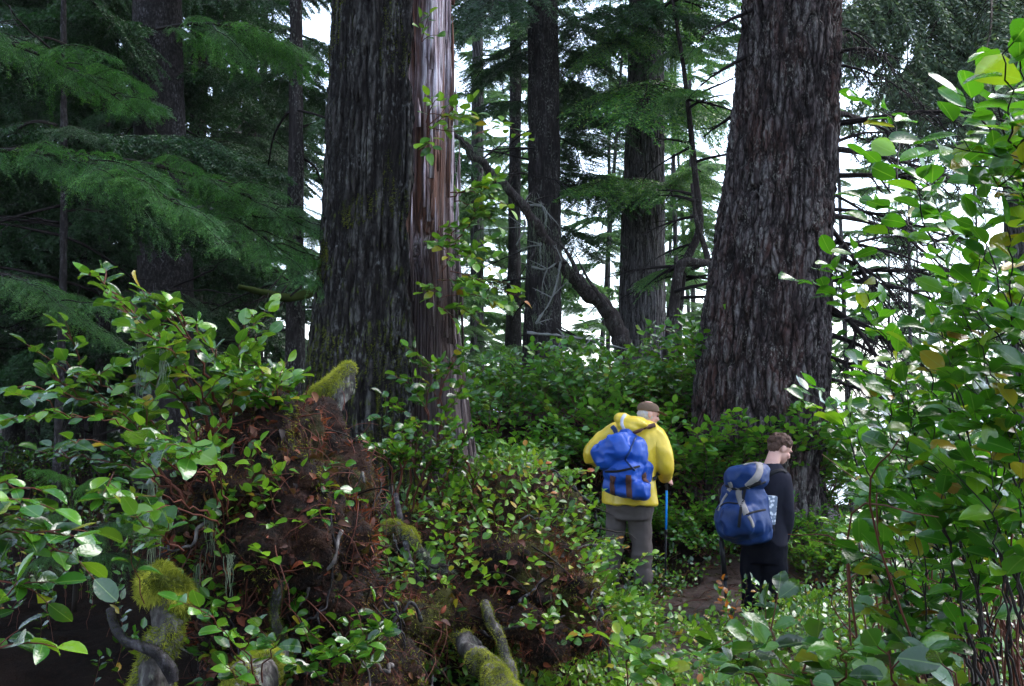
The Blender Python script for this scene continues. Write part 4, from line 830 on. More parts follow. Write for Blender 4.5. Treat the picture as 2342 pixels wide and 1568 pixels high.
root('curved_root', 'thin dark root looping down through the hollow under the cedar', 'root', [(905, 1130, 5.6), (925, 1230, 5.4), (938, 1280, 5.3), (960, 1330, 5.25), (985, 1355, 5.2)], [.014, .013, .012, .012, .010], M_rootd, 15, 8, bump=.003)
root('mossy_slab', 'mossy broken bark slab leaning at the foot of the split cedar', 'bark slab', [(930, 1180, 6.0), (985, 1200, 5.9), (1030, 1230, 5.8), (1070, 1270, 5.7)], [.10, .14, .13, .06], M_mossd, 16, 14, moss=M_moss, mossn=9000, mossL=.018, squash=(.5, 1), keep=lambda c, N: (vn(c*5, 9) > .05)*1.+1e-3)
root('stub_root', 'grey knuckle of root at the right foot of the root heap', 'root', [(770, 1285, 4.2), (792, 1320, 4.1), (796, 1370, 4.1)], [.012, .014, .008], M_rootd, 17, 8, bump=.003)
root('knobbly_root', 'small moss-capped root knob left of the dark hollow below the cedar', 'root', [(880, 1215, 5.4), (905, 1205, 5.4), (935, 1225, 5.4), (960, 1260, 5.4)], [.03, .04, .035, .02], M_oldwood, 18, 10, moss=M_moss, mossn=5000, mossL=.018, keep=upk)
root('gnarled_root', 'gnarled vertical root on the front of the root heap', 'root', [(650, 1290, 3.75), (640, 1340, 3.72), (628, 1400, 3.7), (640, 1450, 3.7), (655, 1490, 3.75)], [.010, .015, .012, .016, .010], M_rootd, 19, 14, bump=.012, moss=M_mossd, mossn=2500, mossL=.014)
for k, (a, b, lb) in enumerate([((1490, 1440), (1660, 1436), 'wet root stepping across the path between the two men'), ((1560, 1470), (1640, 1530), 'slanting root edging the muddy path by the dark trousers'), ((1380, 1432), (1470, 1404), 'short root at the near edge of the path below the grey trousers')]):
    dd = 8.3-.3*k; A = P(*a, dd); B = P(*b, dd-.1); A[2] = ht(A[0], A[1])+.02; B[2] = ht(B[0], B[1])+.02; T = thing('path_root', lb, 'root', tuple(A), 'roots across the path'); mb = MB()
    tube(mb, [A+[-.1, .05, -.08], A, (A+B)/2+[0, .02, .03], B, B+[.1, 0, -.1]], [.03, .035, .04, .03, .02], 10, smooth_n=30, disp=lambda v: .008*fbm(v*14, 3, 3)); part('wood', mb, M_rootd, T)

# moss on the shaded left flank of the split cedar
bark = [c for c in C0.children if c.name.startswith('bark')][0].data
add_moss(bark, C0, 60000, rng, .017, M_barkmoss, lambda c, N: (vn(c*np.array([5, 5, 3.]), 3) > -.1+.12*c[:, 2])*(c[:, 2] < 4.6)*np.clip(-N[:, 0]+.5-.14*c[:, 2], 0, 1)*(N[:, 1] < .3)+1e-7, w=.0035)
# ------------------------------------------------------------------ foreground salal on the mound
B1 = P(560, 1080, 4.05)
def st_px(lst): return [(P(*a), P(*b)) for a, b in lst]
shrub('salal', 'salal arching left from the top of the root heap, tallest leafy shoots', 'salal bushes', st_px([((520, 1050, 4.1), (245, 665, 3.8)), ((540, 1060, 4.1), (400, 700, 3.7)), ((500, 1040, 4.0), (300, 720, 3.6)), ((560, 1040, 4.2), (560, 745, 4.1)), ((520, 1080, 4.0), (360, 790, 3.5)),
    ((540, 1040, 4.1), (480, 780, 3.9)), ((450, 1000, 4.1), (300, 880, 3.6)), ((600, 1020, 4.2), (540, 870, 4.0))]), .074, 'near', 41, side=3, r=.006, rb=.12)
shrub('salal', 'salal spreading low to the far left over the gloom', 'salal bushes', st_px([((480, 1120, 3.9), (65, 790, 3.5)), ((480, 1120, 3.9), (40, 880, 3.3)), ((470, 1110, 3.9), (140, 830, 3.5)), ((450, 1150, 3.8), (10, 960, 3.2)), ((420, 1150, 3.7), (160, 1010, 3.2)), ((450, 1130, 3.8), (230, 920, 3.5)), ((420, 1150, 3.7), (120, 900, 3.6)), ((440, 1150, 3.8), (80, 1040, 3.6))]), .070, 'near', 42, side=2, r=.005)
shrub('salal', 'salal along the crest of the root heap beside the mossy stub', 'salal bushes', st_px([((600, 1040, 4.0), (655, 850, 3.9)), ((610, 1010, 4.1), (640, 860, 4.0)), ((590, 1000, 4.2), (600, 830, 4.1)), ((560, 1010, 4.1), (500, 860, 4.0)), ((640, 1000, 4.1), (600, 900, 3.8))]), .062, 'near', 43, side=3, r=.0045, rb=.12)
shrub('salal', 'salal with three largest round leaves at mid left', 'salal bushes', st_px([((500, 1180, 3.7), (380, 1020, 2.9)), ((510, 1170, 3.7), (330, 1010, 3.0)), ((520, 1180, 3.6), (430, 1040, 3.0)), ((500, 1200, 3.6), (300, 1180, 3.1)), ((480, 1180, 3.6), (250, 1140, 3.2))]), .095, 'near', 44, side=0, start=.62, r=.004, wr=.72)
shrub('salal', 'salal with big glossy leaves cut by the left frame edge', 'salal bushes', st_px([((-150, 1150, 2.5), (130, 1160, 2.5)), ((-120, 1250, 2.5), (210, 1310, 2.5)), ((-150, 1120, 2.6), (90, 1120, 2.55)), ((-120, 1230, 2.5), (170, 1240, 2.45)), ((-160, 1300, 2.6), (60, 1250, 2.5)), ((-150, 1180, 2.5), (60, 1190, 2.5)), ((-100, 1350, 2.4), (110, 1380, 2.5)), ((-50, 1500, 2.4), (130, 1480, 2.4)), ((-80, 1450, 2.4), (40, 1330, 2.4))]), .08, 'near', 45, side=1, start=.4, r=.0035)
shrub('salal', 'single salal shoot hanging before the black hollow at left', 'salal bushes', st_px([((420, 1260, 3.2), (310, 1185, 3.0)), ((330, 1380, 3.3), (290, 1240, 3.1)), ((260, 1080, 3.4), (230, 1140, 3.2))]), .07, 'near', 46, side=1, start=.5, r=.003)
shrub('salal', 'small salal sprig at the front foot of the root heap', 'salal bushes', st_px([((590, 1560, 3.3), (570, 1440, 3.1)), ((600, 1560, 3.3), (640, 1450, 3.1)), ((560, 1540, 3.2), (460, 1390, 3.0)), ((600, 1580, 3.2), (520, 1520, 3.0))]), .07, 'near', 47, side=1, start=.4, r=.003)
shrub('salal', 'salal clump on the right shoulder of the root heap', 'salal bushes', st_px([((700, 1100, 4.1), (790, 1060, 4.0)), ((700, 1120, 4.1), (780, 1180, 3.9)), ((700, 1130, 4.0), (800, 1120, 3.8)), ((680, 1160, 4), (740, 1190, 3.7))]), .056, 'near', 48, side=1, r=.0035)
shrub('salal', 'salal clump between root heap and hummock at bottom', 'salal bushes', st_px([((760, 1560, 4.0), (700, 1440, 3.7)), ((780, 1560, 4.0), (800, 1400, 3.8)), ((800, 1560, 4.0), (860, 1380, 3.9)), ((760, 1580, 3.8), (740, 1490, 3.5)), ((820, 1560, 4), (880, 1440, 3.9)), ((740, 1570, 3.7), (690, 1530, 3.5)), ((820, 1580, 3.8), (810, 1470, 3.6)), ((720, 1480, 4.1), (700, 1370, 3.8)), ((780, 1450, 4.2), (790, 1330, 4.0))]), .065, 'near', 49, side=2, r=.0035)
# salal growing on the split cedar
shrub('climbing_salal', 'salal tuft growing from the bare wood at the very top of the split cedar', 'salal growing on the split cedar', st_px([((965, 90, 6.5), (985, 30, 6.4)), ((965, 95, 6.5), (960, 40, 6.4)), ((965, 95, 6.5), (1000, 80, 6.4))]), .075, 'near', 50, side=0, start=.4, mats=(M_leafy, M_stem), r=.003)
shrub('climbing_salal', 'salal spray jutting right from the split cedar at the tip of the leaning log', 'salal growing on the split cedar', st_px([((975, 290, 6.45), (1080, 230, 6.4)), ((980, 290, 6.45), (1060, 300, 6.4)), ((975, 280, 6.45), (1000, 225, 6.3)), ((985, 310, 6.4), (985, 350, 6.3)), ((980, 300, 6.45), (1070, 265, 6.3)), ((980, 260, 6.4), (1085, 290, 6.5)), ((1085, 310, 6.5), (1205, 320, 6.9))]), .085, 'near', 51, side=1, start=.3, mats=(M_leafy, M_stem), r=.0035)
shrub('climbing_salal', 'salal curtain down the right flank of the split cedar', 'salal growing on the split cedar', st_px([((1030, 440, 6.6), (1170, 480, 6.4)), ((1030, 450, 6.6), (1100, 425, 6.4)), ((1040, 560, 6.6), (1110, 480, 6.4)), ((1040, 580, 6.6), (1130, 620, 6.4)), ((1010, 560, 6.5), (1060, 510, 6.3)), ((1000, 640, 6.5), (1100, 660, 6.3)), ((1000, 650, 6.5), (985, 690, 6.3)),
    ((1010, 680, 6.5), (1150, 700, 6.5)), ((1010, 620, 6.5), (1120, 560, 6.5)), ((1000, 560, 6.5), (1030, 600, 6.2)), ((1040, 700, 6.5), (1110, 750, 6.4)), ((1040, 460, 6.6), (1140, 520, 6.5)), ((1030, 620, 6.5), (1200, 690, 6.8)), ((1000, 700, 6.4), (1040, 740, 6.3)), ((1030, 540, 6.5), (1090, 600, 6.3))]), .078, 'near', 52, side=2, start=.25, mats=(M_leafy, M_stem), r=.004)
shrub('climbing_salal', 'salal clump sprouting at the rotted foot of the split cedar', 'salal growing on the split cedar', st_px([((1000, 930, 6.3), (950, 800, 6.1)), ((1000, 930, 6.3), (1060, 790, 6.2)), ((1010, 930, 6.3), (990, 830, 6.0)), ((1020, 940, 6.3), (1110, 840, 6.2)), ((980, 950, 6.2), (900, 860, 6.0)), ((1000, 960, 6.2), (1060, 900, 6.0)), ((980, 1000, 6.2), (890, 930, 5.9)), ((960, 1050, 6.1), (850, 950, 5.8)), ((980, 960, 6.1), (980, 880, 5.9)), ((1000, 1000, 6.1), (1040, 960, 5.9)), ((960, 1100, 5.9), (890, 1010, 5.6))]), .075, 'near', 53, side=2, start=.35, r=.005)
shrub('bare_thicket', 'tangle of red leafless stems hanging at the foot of the split cedar', None, st_px([((960, 1150, 5.9), (1010, 960, 5.8)), ((930, 1160, 5.9), (960, 1000, 5.8)), ((1000, 1160, 5.9), (1060, 980, 5.9)), ((900, 1180, 5.8), (880, 1040, 5.6)), ((940, 1170, 5.8), (1010, 1030, 5.6)), ((1050, 1160, 6), (1000, 1010, 5.9)), ((1080, 1180, 6), (1060, 1040, 5.8)), ((890, 1200, 5.7), (930, 1050, 5.6)), ((1020, 1180, 5.9), (960, 1040, 5.7))]), .05, 'near', 54, side=4, start=.93, r=.008, cat='shrub')
# clumps down the right slope of the ridge
rng = np.random.default_rng(60)
SL = [(1130, 1090, 6.6), (1190, 1130, 6.6), (1240, 1170, 6.8), (1230, 1215, 7.0), (1250, 1310, 7.2), (1150, 1190, 6.1), (1250, 1250, 6.4), (1330, 1310, 6.8), (1350, 1410, 7.2), (1210, 1070, 7.4), (1400, 1390, 7.0), (1300, 1400, 6.2)]
SLL = ['sunny salal at the right root of the split cedar', 'sunny salal near the top of the leafy slope', 'sunny salal mid-slope below the split cedar', 'sunny salal on the slope crest left of the grey trousers', 'sunny salal crowding the grey trousers', 'low salal over the dead leaves under the cedar', 'low salal on the hummock crest',
       'low salal at the right brow of the hummock', 'salal in front of the yellow-jacketed man\'s left leg', 'dark salal behind the leafy slope', 'salal at the path edge in front of the grey trousers', 'salal on the right face of the hummock']
for k, (X, Y, d) in enumerate(SL):
    b = P(X, Y, d); b[2] = max(b[2]-.12, float(ht(b[0], b[1]))-.05)
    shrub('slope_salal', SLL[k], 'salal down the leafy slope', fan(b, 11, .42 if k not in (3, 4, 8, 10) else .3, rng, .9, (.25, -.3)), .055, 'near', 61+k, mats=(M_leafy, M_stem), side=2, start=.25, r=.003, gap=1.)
# ------------------------------------------------------------------ the bank of salal behind the hikers
protos = []
rng = np.random.default_rng(90)
for k in range(5):
    st, LV = MB(), []
    for a, b in fan((0, 0, 0), 26, 1.0, rng, 1.0): shoot(st, LV, a, b, rng, .088, .004, .3, 2, .15, .95)
    mb = MB(); put_leaves(mb, LV, rng, 'mid', light=(0, -.5, 0), rb=.10); protos.append((st.mesh('stems', [M_stem]), mb.mesh('leaves', [M_leafbank])))
BK = []
for row, (y, n, z, x0, x1) in enumerate([(10.9, 8, 0, .1, 3.9), (11.9, 9, 0, -.4, 4.2), (12.9, 10, 0, -.9, 4.0), (14.2, 10, 0, -.9, 3.4), (10.3, 4, 0, 2.9, 4.4)]):
    for i in range(n): BK.append((x0+(x1-x0)*(i+rng.uniform(.1, .9))/n, y+rng.uniform(-.3, .3), row))
names = ['lowest bank row', 'second bank row', 'third bank row', 'top bank row', 'right of the dark sweater']
def landmark(X):
    for a, s in ((1210, 'below the dark straight trunk'), (1330, 'right of the dark straight trunk'), (1420, 'under the leaning dead log'), (1500, 'behind the brown cap'), (1580, 'right of the yellow jacket'), (1660, 'midway between the two men'), (1760, 'above the curly-haired man'), (1850, 'at the foot of the reddish trunk')):
        if X < a: return s
    return 'right of the reddish trunk'
used = {}
for k, (x, y, row) in enumerate(BK):
    z = float(ht(x, y)); X = 1171+x/y*F
    if row == 0 and (abs(x-.5) < .45): continue
    lab = f'salal bush in the {names[row]}, {landmark(X)}' if row < 4 else f'salal bush {names[row]}, {landmark(X)}'
    used[lab] = used.get(lab, 0)+1
    if used[lab] > 1: lab = lab.replace('salal bush', ['salal bush', 'neighbouring salal bush', 'third salal bush', 'fourth salal bush', 'fifth salal bush'][min(4, used[lab]-1)])
    T = thing('bank_salal', lab, 'shrub', (x, y, z-.05), 'salal bushes covering the bank behind the men'); T.rotation_euler = (0, 0, rng.uniform(0, 6.28)); s = rng.uniform(.75, 1.1)*(.85, .95, 1., .95, .75)[row]*(1.3 if x > .75 and row in (1, 2, 3) else 1)*(1.12 if x > 1.9 and row in (1, 2) else 1); T.scale = (s, s, s*rng.uniform(.85, 1.15))
    for nm, me in zip(('stems', 'leaves'), protos[k % 5]): o = bpy.data.objects.new(nm, me); COL.objects.link(o); o.parent = T
# ------------------------------------------------------------------ tall salal at the right, backlit
rng = np.random.default_rng(120)
def rstems(lst, n, jit=60, rr=None):
    out = []
    for (a, b) in lst:
        for k in range(n):
            A = P(a[0]+rng.normal(0, jit*.6), a[1], a[2]+rng.normal(0, .12)); Bq = P(b[0]+rng.normal(0, jit), b[1]+rng.normal(0, jit), b[2]+rng.normal(0, .2)); out.append((A, Bq))
    return out
MB_ = (M_leafb, M_twig)
shrub('tall_salal', 'tall salal arching in from the right, pale leaves against the white sky', 'tall salal thicket at the right', rstems([((2420, 900, 2.7), (1990, 380, 2.7)), ((2460, 700, 2.6), (2190, 250, 2.5)), ((2430, 560, 2.6), (2230, 390, 2.5)), ((2450, 1000, 2.8), (1960, 520, 2.8))], 1, 15)+rstems([((2480, 600, 2.6), (2310, 110, 2.3))], 2, 30), .088, 'near', 121, mats=MB_, side=2, start=.35, r=.0045, arch=.12)
shrub('tall_salal', 'densest leafy salal at the right edge, mid height', 'tall salal thicket at the right', rstems([((2380, 1500, 2.8), (2120, 720, 2.9)), ((2440, 1400, 2.8), (2230, 600, 2.8)), ((2480, 1300, 2.7), (2310, 480, 2.7))], 3, 50), .080, 'near', 122, mats=MB_, side=3, start=.35, r=.004, arch=.08)
shrub('tall_salal', 'salal reaching left in front of the dead branches', 'tall salal thicket at the right', rstems([((2250, 1550, 3.2), (2030, 740, 3.3)), ((2260, 1500, 3.3), (2020, 900, 3.4)), ((2290, 1500, 3.2), (2120, 840, 3.2))], 2, 35), .072, 'near', 123, mats=MB_, side=3, start=.4, r=.004, arch=.06)
shrub('tall_salal', 'salal leaning over beside the dark sweater, lowest of the thicket', 'tall salal thicket at the right', rstems([((2150, 1560, 3.6), (1950, 980, 3.7)), ((2150, 1560, 3.7), (1980, 1120, 3.7)), ((2230, 1560, 3.5), (2090, 1010, 3.6)), ((2140, 1560, 3.6), (2040, 1200, 3.7))], 2, 30), .078, 'near', 124, mats=MB_, side=2, start=.55, r=.004, arch=.06)
shrub('tall_salal', 'shadowed stemmy salal in the lower right corner', 'tall salal thicket at the right', rstems([((2300, 1650, 2.7), (2150, 1050, 3.0)), ((2350, 1650, 2.6), (2300, 1000, 2.8)), ((2250, 1650, 2.8), (2250, 1150, 3.2)), ((2150, 1640, 3.0), (2080, 1250, 3.2))], 4, 60), .078, 'near', 125, mats=MB_, side=2, start=.5, r=.0045, arch=.04)
shrub('tall_salal', 'farther salal filling in behind the right thicket', 'tall salal thicket at the right', rstems([((2200, 1500, 5.0), (2080, 1000, 5.2)), ((2300, 1450, 5.0), (2250, 950, 5.2)), ((2050, 1500, 5.4), (1990, 1150, 5.6)), ((2150, 1500, 5.2), (2150, 1200, 5.4)), ((2350, 1500, 4.5), (2350, 1100, 4.6))], 3, 50), .075, 'mid', 126, side=3, start=.3, r=.004, arch=.08)
shrub('low_salal', 'big-leaved salal sprig at the bottom just below the dark trousers', 'low salal at the bottom right', rstems([((1820, 1650, 3.2), (1740, 1440, 3.3)), ((1830, 1650, 3.2), (1880, 1470, 3.2)), ((1780, 1650, 3.2), (1660, 1500, 3.2)), ((1850, 1650, 3.1), (1800, 1510, 3.0))], 2, 30), .095, 'near', 127, side=1, start=.45, r=.0045)
shrub('low_salal', 'dark-leaved salal at the bottom edge left of the right corner', 'low salal at the bottom right', rstems([((2050, 1680, 2.9), (1960, 1500, 2.9)), ((2100, 1680, 2.9), (2080, 1480, 3.0)), ((2200, 1680, 2.7), (2170, 1560, 2.7)), ((1950, 1680, 2.9), (1900, 1560, 2.9))], 3, 35), .09, 'near', 128, side=1, start=.4, r=.0045)
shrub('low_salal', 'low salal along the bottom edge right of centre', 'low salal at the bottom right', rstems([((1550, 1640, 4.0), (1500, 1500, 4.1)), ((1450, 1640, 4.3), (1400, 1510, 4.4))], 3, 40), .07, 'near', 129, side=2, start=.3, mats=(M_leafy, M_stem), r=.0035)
M_orange = leafmat('withered_orange_leaf', [(0, (.12, .035, .008)), (1, (.28, .09, .012))], trans=.3, tcol=(.5, .18, .02), rough=.5)
shrub('withered_sprig', 'sprig of withered orange leaves on the path between the two men', None, st_px([((1668, 1420, 7.0), (1655, 1330, 7.0)), ((1672, 1430, 7.0), (1685, 1385, 6.95)), ((1665, 1425, 7), (1650, 1375, 6.9))]), .052, 'near', 160, side=0, start=.2, mats=(M_orange, M_stem), r=.002)
# bare stems of the thicket
st = MB()
for k in range(60):
    X = rng.uniform(2030, 2420); d = rng.uniform(3.0, 5.5); a = P(X, 1620, d); a[2] = min(a[2], .2); b = P(X+rng.normal(-30, 70), rng.uniform(1150, 1400), d+rng.normal(0, .2))
    m_ = (a+b)/2+rng.normal(0, .13, 3); tube(st, [a, m_, b, b+rng.normal(0, .2, 3)], [.0045, .004, .003, .0015], 5, smooth_n=14, rnd=rng.random(), cap=False)
tag(obj('undergrowth_stems', st.mesh('undergrowth_stems', [M_stem])), 'mass of reddish bare stems under the right thicket', kind='stuff')
# ------------------------------------------------------------------ ground cover
def cover(name, label, n, xr, yr, dens, seed, leaf=.045, mat=None, rows='mid', hmax=.22, rb=0):
    rng = np.random.default_rng(seed); st, LV = MB(), []; k = 0
    while k < n:
        x, y = rng.uniform(*xr), rng.uniform(*yr)
        if rng.random() > dens(x, y): continue
        z = float(ht(x, y)); k += 1; a = np.array([x, y, z]); b = a+np.array([rng.normal(0, .07), rng.normal(0, .07), rng.uniform(.3, 1)*hmax])
        shoot(st, LV, a, b, rng, leaf*rng.uniform(.7, 1.2), .0018, .3, 0, .1, 1.0, depth=2)
    sb = obj(name, None); mb = MB(); put_leaves(mb, LV, rng, rows, light=(0, -.2, 0), rb=rb); me = mb.mesh(name, [mat or M_leafy])
    bpy.data.objects.remove(sb); o = obj(name, me); tag(o, label, kind='stuff'); s = part('sprig_stems', st, M_stem, o); return o
pathd = lambda x, y: min(1, max(0, (abs(x-np.interp(y, cl_y, cl_x))-.40)/.25))
cl_y, cl_x = [1, 4.6, 7.2, 9, 10.2, 11.2, 11.8], [1, 1.05, 1.35, 1.75, 2.3, 3.3, 4.4]
cover('ground_cover', 'bright low salal sprigs carpeting the bottom centre', 4200, (-.9, 2.6), (3.8, 8.8), lambda x, y: pathd(x, y) if y > 7.6 else .7+.3*pathd(x, y), 201, .052)
cover('ground_cover', 'low leaves on the forest floor around the path and bank', 1500, (-1.0, 5.0), (8.4, 12.0), lambda x, y: pathd(x, y), 202, .05, M_leaf)
cover('ground_cover', 'low shaded leaves under the right thicket', 1100, (1.6, 5.5), (3.0, 8.5), lambda x, y: 1, 203, .055, M_leaf, hmax=.4)
cover('ground_cover', 'dim undergrowth on the floor of the left wood', 1500, (-9, -1.2), (6.0, 18.0), lambda x, y: 1, 204, .07, M_leaf, hmax=.5, rb=-.25)
# leafy sprigs on the two root masses
for (me, T, n, sd, nm) in ((soil1, R0, 170, 5, 'a'), (soil2, R1, 330, 6, 'b')):
    r_ = np.random.default_rng(sd+300); p, nn = scatter(me, n, r_, lambda c, N: np.clip(N[:, 2]+.5, .05, 1)*(N[:, 1] < .4)*(1.0 if sd == 6 else (c[:, 0]/c[:, 1]*F+1171 < 690)*(c[:, 2] < 1.45))); st, LV = MB(), []
    for i in range(n): shoot(st, LV, p[i], p[i]+unit(nn[i]*.5+np.array([0, -.1, .6])+r_.normal(0, .35, 3))*r_.uniform(.08, .24), r_, .05, .0018, .4, 0, .1, 1.1, depth=2)
    mb = MB(); put_leaves(mb, LV, r_, 'near', light=(0, -.3, 0)); o = obj('seedling_leaves', mb.mesh('seedling_leaves', [M_leafy])); tag(o, 'scattered seedling leaves rooted in the ' + ('left root heap' if sd == 5 else 'hummock below the cedar'), kind='stuff'); part('sprig_stems', st, M_stem, o)
# leaf litter and twigs on the ground
rng = np.random.default_rng(210); n = 5200; x = rng.uniform(-1.2, 4.5, n); y = rng.uniform(3.6, 11.6, n); z = ht(x, y)+.016
mb = MB(); leaves(mb, np.stack([x, y, z], 1), rng.normal(0, 1, (n, 3))*[1, 1, .2], np.array([0, 0, 1.])+rng.normal(0, .35, (n, 3)), rng.uniform(.02, .06, n), rng.random(n), rng, 'mid', .55, 0, 2)
tag(obj('leaf_litter', mb.mesh('leaf_litter', [M_litter])), 'fallen brown and red leaves on the ground around the path', kind='stuff')
mb = MB()
for k in range(420):
    x, y = rng.uniform(-.6, 4), rng.uniform(4, 11.3); a = np.array([x, y, float(ht(x, y))+.02]); az = rng.uniform(0, 6.28); l = rng.uniform(.08, .4); b = a+np.array([math.cos(az)*l, math.sin(az)*l, rng.uniform(0, .5)*l])
    tube(mb, [a, (a+b)/2+rng.normal(0, .02, 3), b], [.004, .003, .0015], 4, rnd=rng.random(), cap=False)
tag(obj('fallen_twigs_litter', mb.mesh('fallen_twigs_litter', [M_stem])), 'reddish fallen twigs scattered by the path', kind='stuff')
# hanging lichen threads on the left shrub
mb = MB()
for (X, Y, d, L) in [(326, 790, 3.6, .2), (372, 800, 3.6, .13), (360, 1130, 3.5, .2), (455, 1290, 3.7, .12), (528, 1270, 3.4, .1), (1420, 1420, 5.6, .16), (1340, 1400, 5.5, .14), (700, 1180, 3.9, .1), (480, 1180, 3.7, .14), (345, 1110, 3.6, .22)]: beard(mb, P(X, Y, d), L*1.5, rng, 22, .008, .03)
tag(obj('hanging_lichen_wisps', mb.mesh('hanging_lichen_wisps', [M_lichen])), 'pale lichen wisps hanging in the foreground salal', kind='stuff')
# ------------------------------------------------------------------ the two hikers
from mathutils.bvhtree import BVHTree
def loft(mb, secs, n=24, k=None):
    """secs: (centre, half axis a, half axis b) rows, joined into one closed tube"""
    s = np.array([np.concatenate([c, a, b]) for c, a, b in secs]); s = crom(s, k or len(secs)*6)
    th = np.linspace(0, 2*math.pi, n, endpoint=False)
    v = s[:, None, 0:3]+s[:, None, 3:6]*np.cos(th)[None, :, None]+s[:, None, 6:9]*np.sin(th)[None, :, None]; L = len(s)
    i = np.arange(L-1)[:, None]*n; j = np.arange(n)[None]; j2 = (j+1) % n
    mb.add(v.reshape(-1, 3), np.stack([i+j, i+j2, i+n+j2, i+n+j], -1).reshape(-1, 4)); b = mb.n-L*n
    mb.f.append((np.arange(n)[::-1][None]+b).astype(np.int32)); mb.m.append(np.zeros(1, np.int32)); mb.f.append((np.arange(n)[None]+b+(L-1)*n).astype(np.int32)); mb.m.append(np.zeros(1, np.int32))
def basis(yaw, pitch=0., roll=0.):
    f = np.array([math.sin(yaw)*math.cos(pitch), math.cos(yaw)*math.cos(pitch), -math.sin(pitch)]); r = np.array([math.cos(yaw), -math.sin(yaw), 0]); u = np.cross(r, f)
    r2 = r*math.cos(roll)+u*math.sin(roll); u2 = u*math.cos(roll)-r*math.sin(roll); return r2, f, u2
def cols(r, f, u): return np.stack([r, f, u], 1)
def head(mb, c, B, s=1.):
    r, f, u = B; rot = cols(r, f, u); o = lambda a, b, d: c+(r*a+f*b+u*d)*s; e = lambda p, q: ell(mb, o(*p), np.array(q)*s, rot, 18, 12)
    e((0, -.005, .025), (.076, .096, .092)); e((0, .035, -.045), (.060, .062, .070)); e((0, .068, -.092), (.030, .026, .022)); e((0, .088, .018), (.050, .018, .014))
    tube(mb, [o(0, .088, .012), o(0, .104, -.018), o(0, .113, -.034)], np.array([.010, .012, .015])*s, 10); e((0, .104, -.036), (.018, .012, .010)); e((0, .092, -.064), (.026, .012, .007)); e((0, .090, -.075), (.023, .012, .008))
    for q in (-1, 1): e((q*.040, .070, -.030), (.022, .024, .022)); ear(mb, o, rot, q, s)
def ear(mb, o, rot, q, s):
    ell(mb, o(q*.078, -.008, -.014), np.array((.009, .020, .032))*s, rot, 12, 8); ell(mb, o(q*.083, -.016, -.006), np.array((.007, .014, .022))*s, rot, 10, 8)
def hand(mb, wrist, d, pn, side, curl=1.2, s=1.):
    """palm, four curled fingers of different lengths and a thumb leaving the side of the palm"""
    d = unit(d); pn = unit(pn-d*np.dot(pn, d)); w_ = np.cross(d, pn)*side; W = np.array(wrist)
    ell(mb, W+d*.048*s, np.array((.040, .052, .016))*s, np.stack([w_, d, pn], 1), 14, 10)
    for k, (off, ln) in enumerate(((.030, .068), (.010, .076), (-.010, .071), (-.029, .056))):
        p = W+d*.085*s+w_*off*s; pts = [p-d*.02*s]; a = .15; 
        for q in range(4):
            pts.append(p); dd = d*math.cos(a)+pn*math.sin(a); p = p+dd*ln*s*(.42, .33, .25, 0)[q]; a += curl*(.8+.12*k)*(.9 if q else .7)
        tube(mb, pts, np.array([.009, .0092, .0085, .0078, .006][:len(pts)])*s, 8)
    p = W+d*.025*s+w_*.034*s; tube(mb, [p, p+(w_*.024+d*.018+pn*.012)*s, p+(w_*.030+d*.044+pn*.026)*s, p+(w_*.020+d*.062+pn*.038)*s], np.array([.013, .0115, .010, .007])*s, 8)
def cloth(a, f1, a2, f2, seed):
    def g(v, n):
        q = v*np.array(f1); r = 1-np.abs(vn(q+vn(v*4, seed)[:, None]*.6, seed+1))*2; return a*r+a2*fbm(v*np.array(f2), 3, seed+3)
    return g
M_skin = NT('skin', .5); M_skin.base(M_skin.mix(M_skin.noise(9, 4), (.50, .26, .20), (.62, .36, .29))); M_skin.b.inputs['Subsurface Weight'].default_value = .12; M_skin.b.inputs['Subsurface Radius'].default_value = (.02, .008, .005); M_skin = M_skin.m
SPEC = {'yellow_rain_shell': .5, 'bright_blue_nylon': .35, 'dark_blue_nylon': .25, 'black_trouser_cloth': .04, 'charcoal_knit': .05}
def fabric(name, col, rough=.6, bumps=.25, var=.18, cr=7):
    m = NT(name, rough); a = m.noise(6, 5); c = m.mix(a, tuple(x*(1-var) for x in col), tuple(min(1, x*(1+var)) for x in col)); m.base(c); m.spec(SPEC.get(name, .15))
    rg = m.n('TexNoise', noise_type='RIDGED_MULTIFRACTAL'); rg.inputs['Scale'].default_value = cr; rg.inputs['Detail'].default_value = 3; rg.inputs['Distortion'].default_value = .7; m.l(m.co, rg.inputs['Vector'])
    m.nrm(m.bump(m.noise(260, 2), bumps, .0012, m.bump(rg.outputs['Fac'], .5, .012))); return m.m
M_yellow = fabric('yellow_rain_shell', (.66, .47, .035), .36); M_khaki = fabric('taupe_trouser_cloth', (.085, .070, .064), .8); M_cap = fabric('brown_cap_cloth', (.13, .088, .06), .85)
M_blue = fabric('bright_blue_nylon', (.008, .065, .36), .4); M_navy = fabric('dark_blue_nylon', (.005, .026, .11), .45); M_grey = fabric('pale_grey_nylon', (.22, .20, .19), .6); M_strap = fabric('black_webbing', (.012, .012, .014), .7)
M_brown = fabric('brown_leather', (.085, .040, .032), .55); M_char = fabric('charcoal_knit', (.018, .018, .026), .95, cr=5); M_black = fabric('black_trouser_cloth', (.004, .0045, .008), .8); M_boot = fabric('dark_boot_leather', (.03, .022, .018), .6)
M_hairg = simple('grey_hair', (.42, .41, .42), .6, .4, 60, .6, .004); M_hairb = simple('curly_brown_hair', (.085, .048, .035), .6, .6, 55, 1., .01); M_eye = simple('eye', (.02, .015, .012), .2); M_polebl = simple('blue_pole_tube', (.01, .20, .62), .25, .05); M_poledk = simple('black_pole_tube', (.012, .012, .014), .3, .1); M_cork = simple('black_grip', (.02, .02, .02), .8)
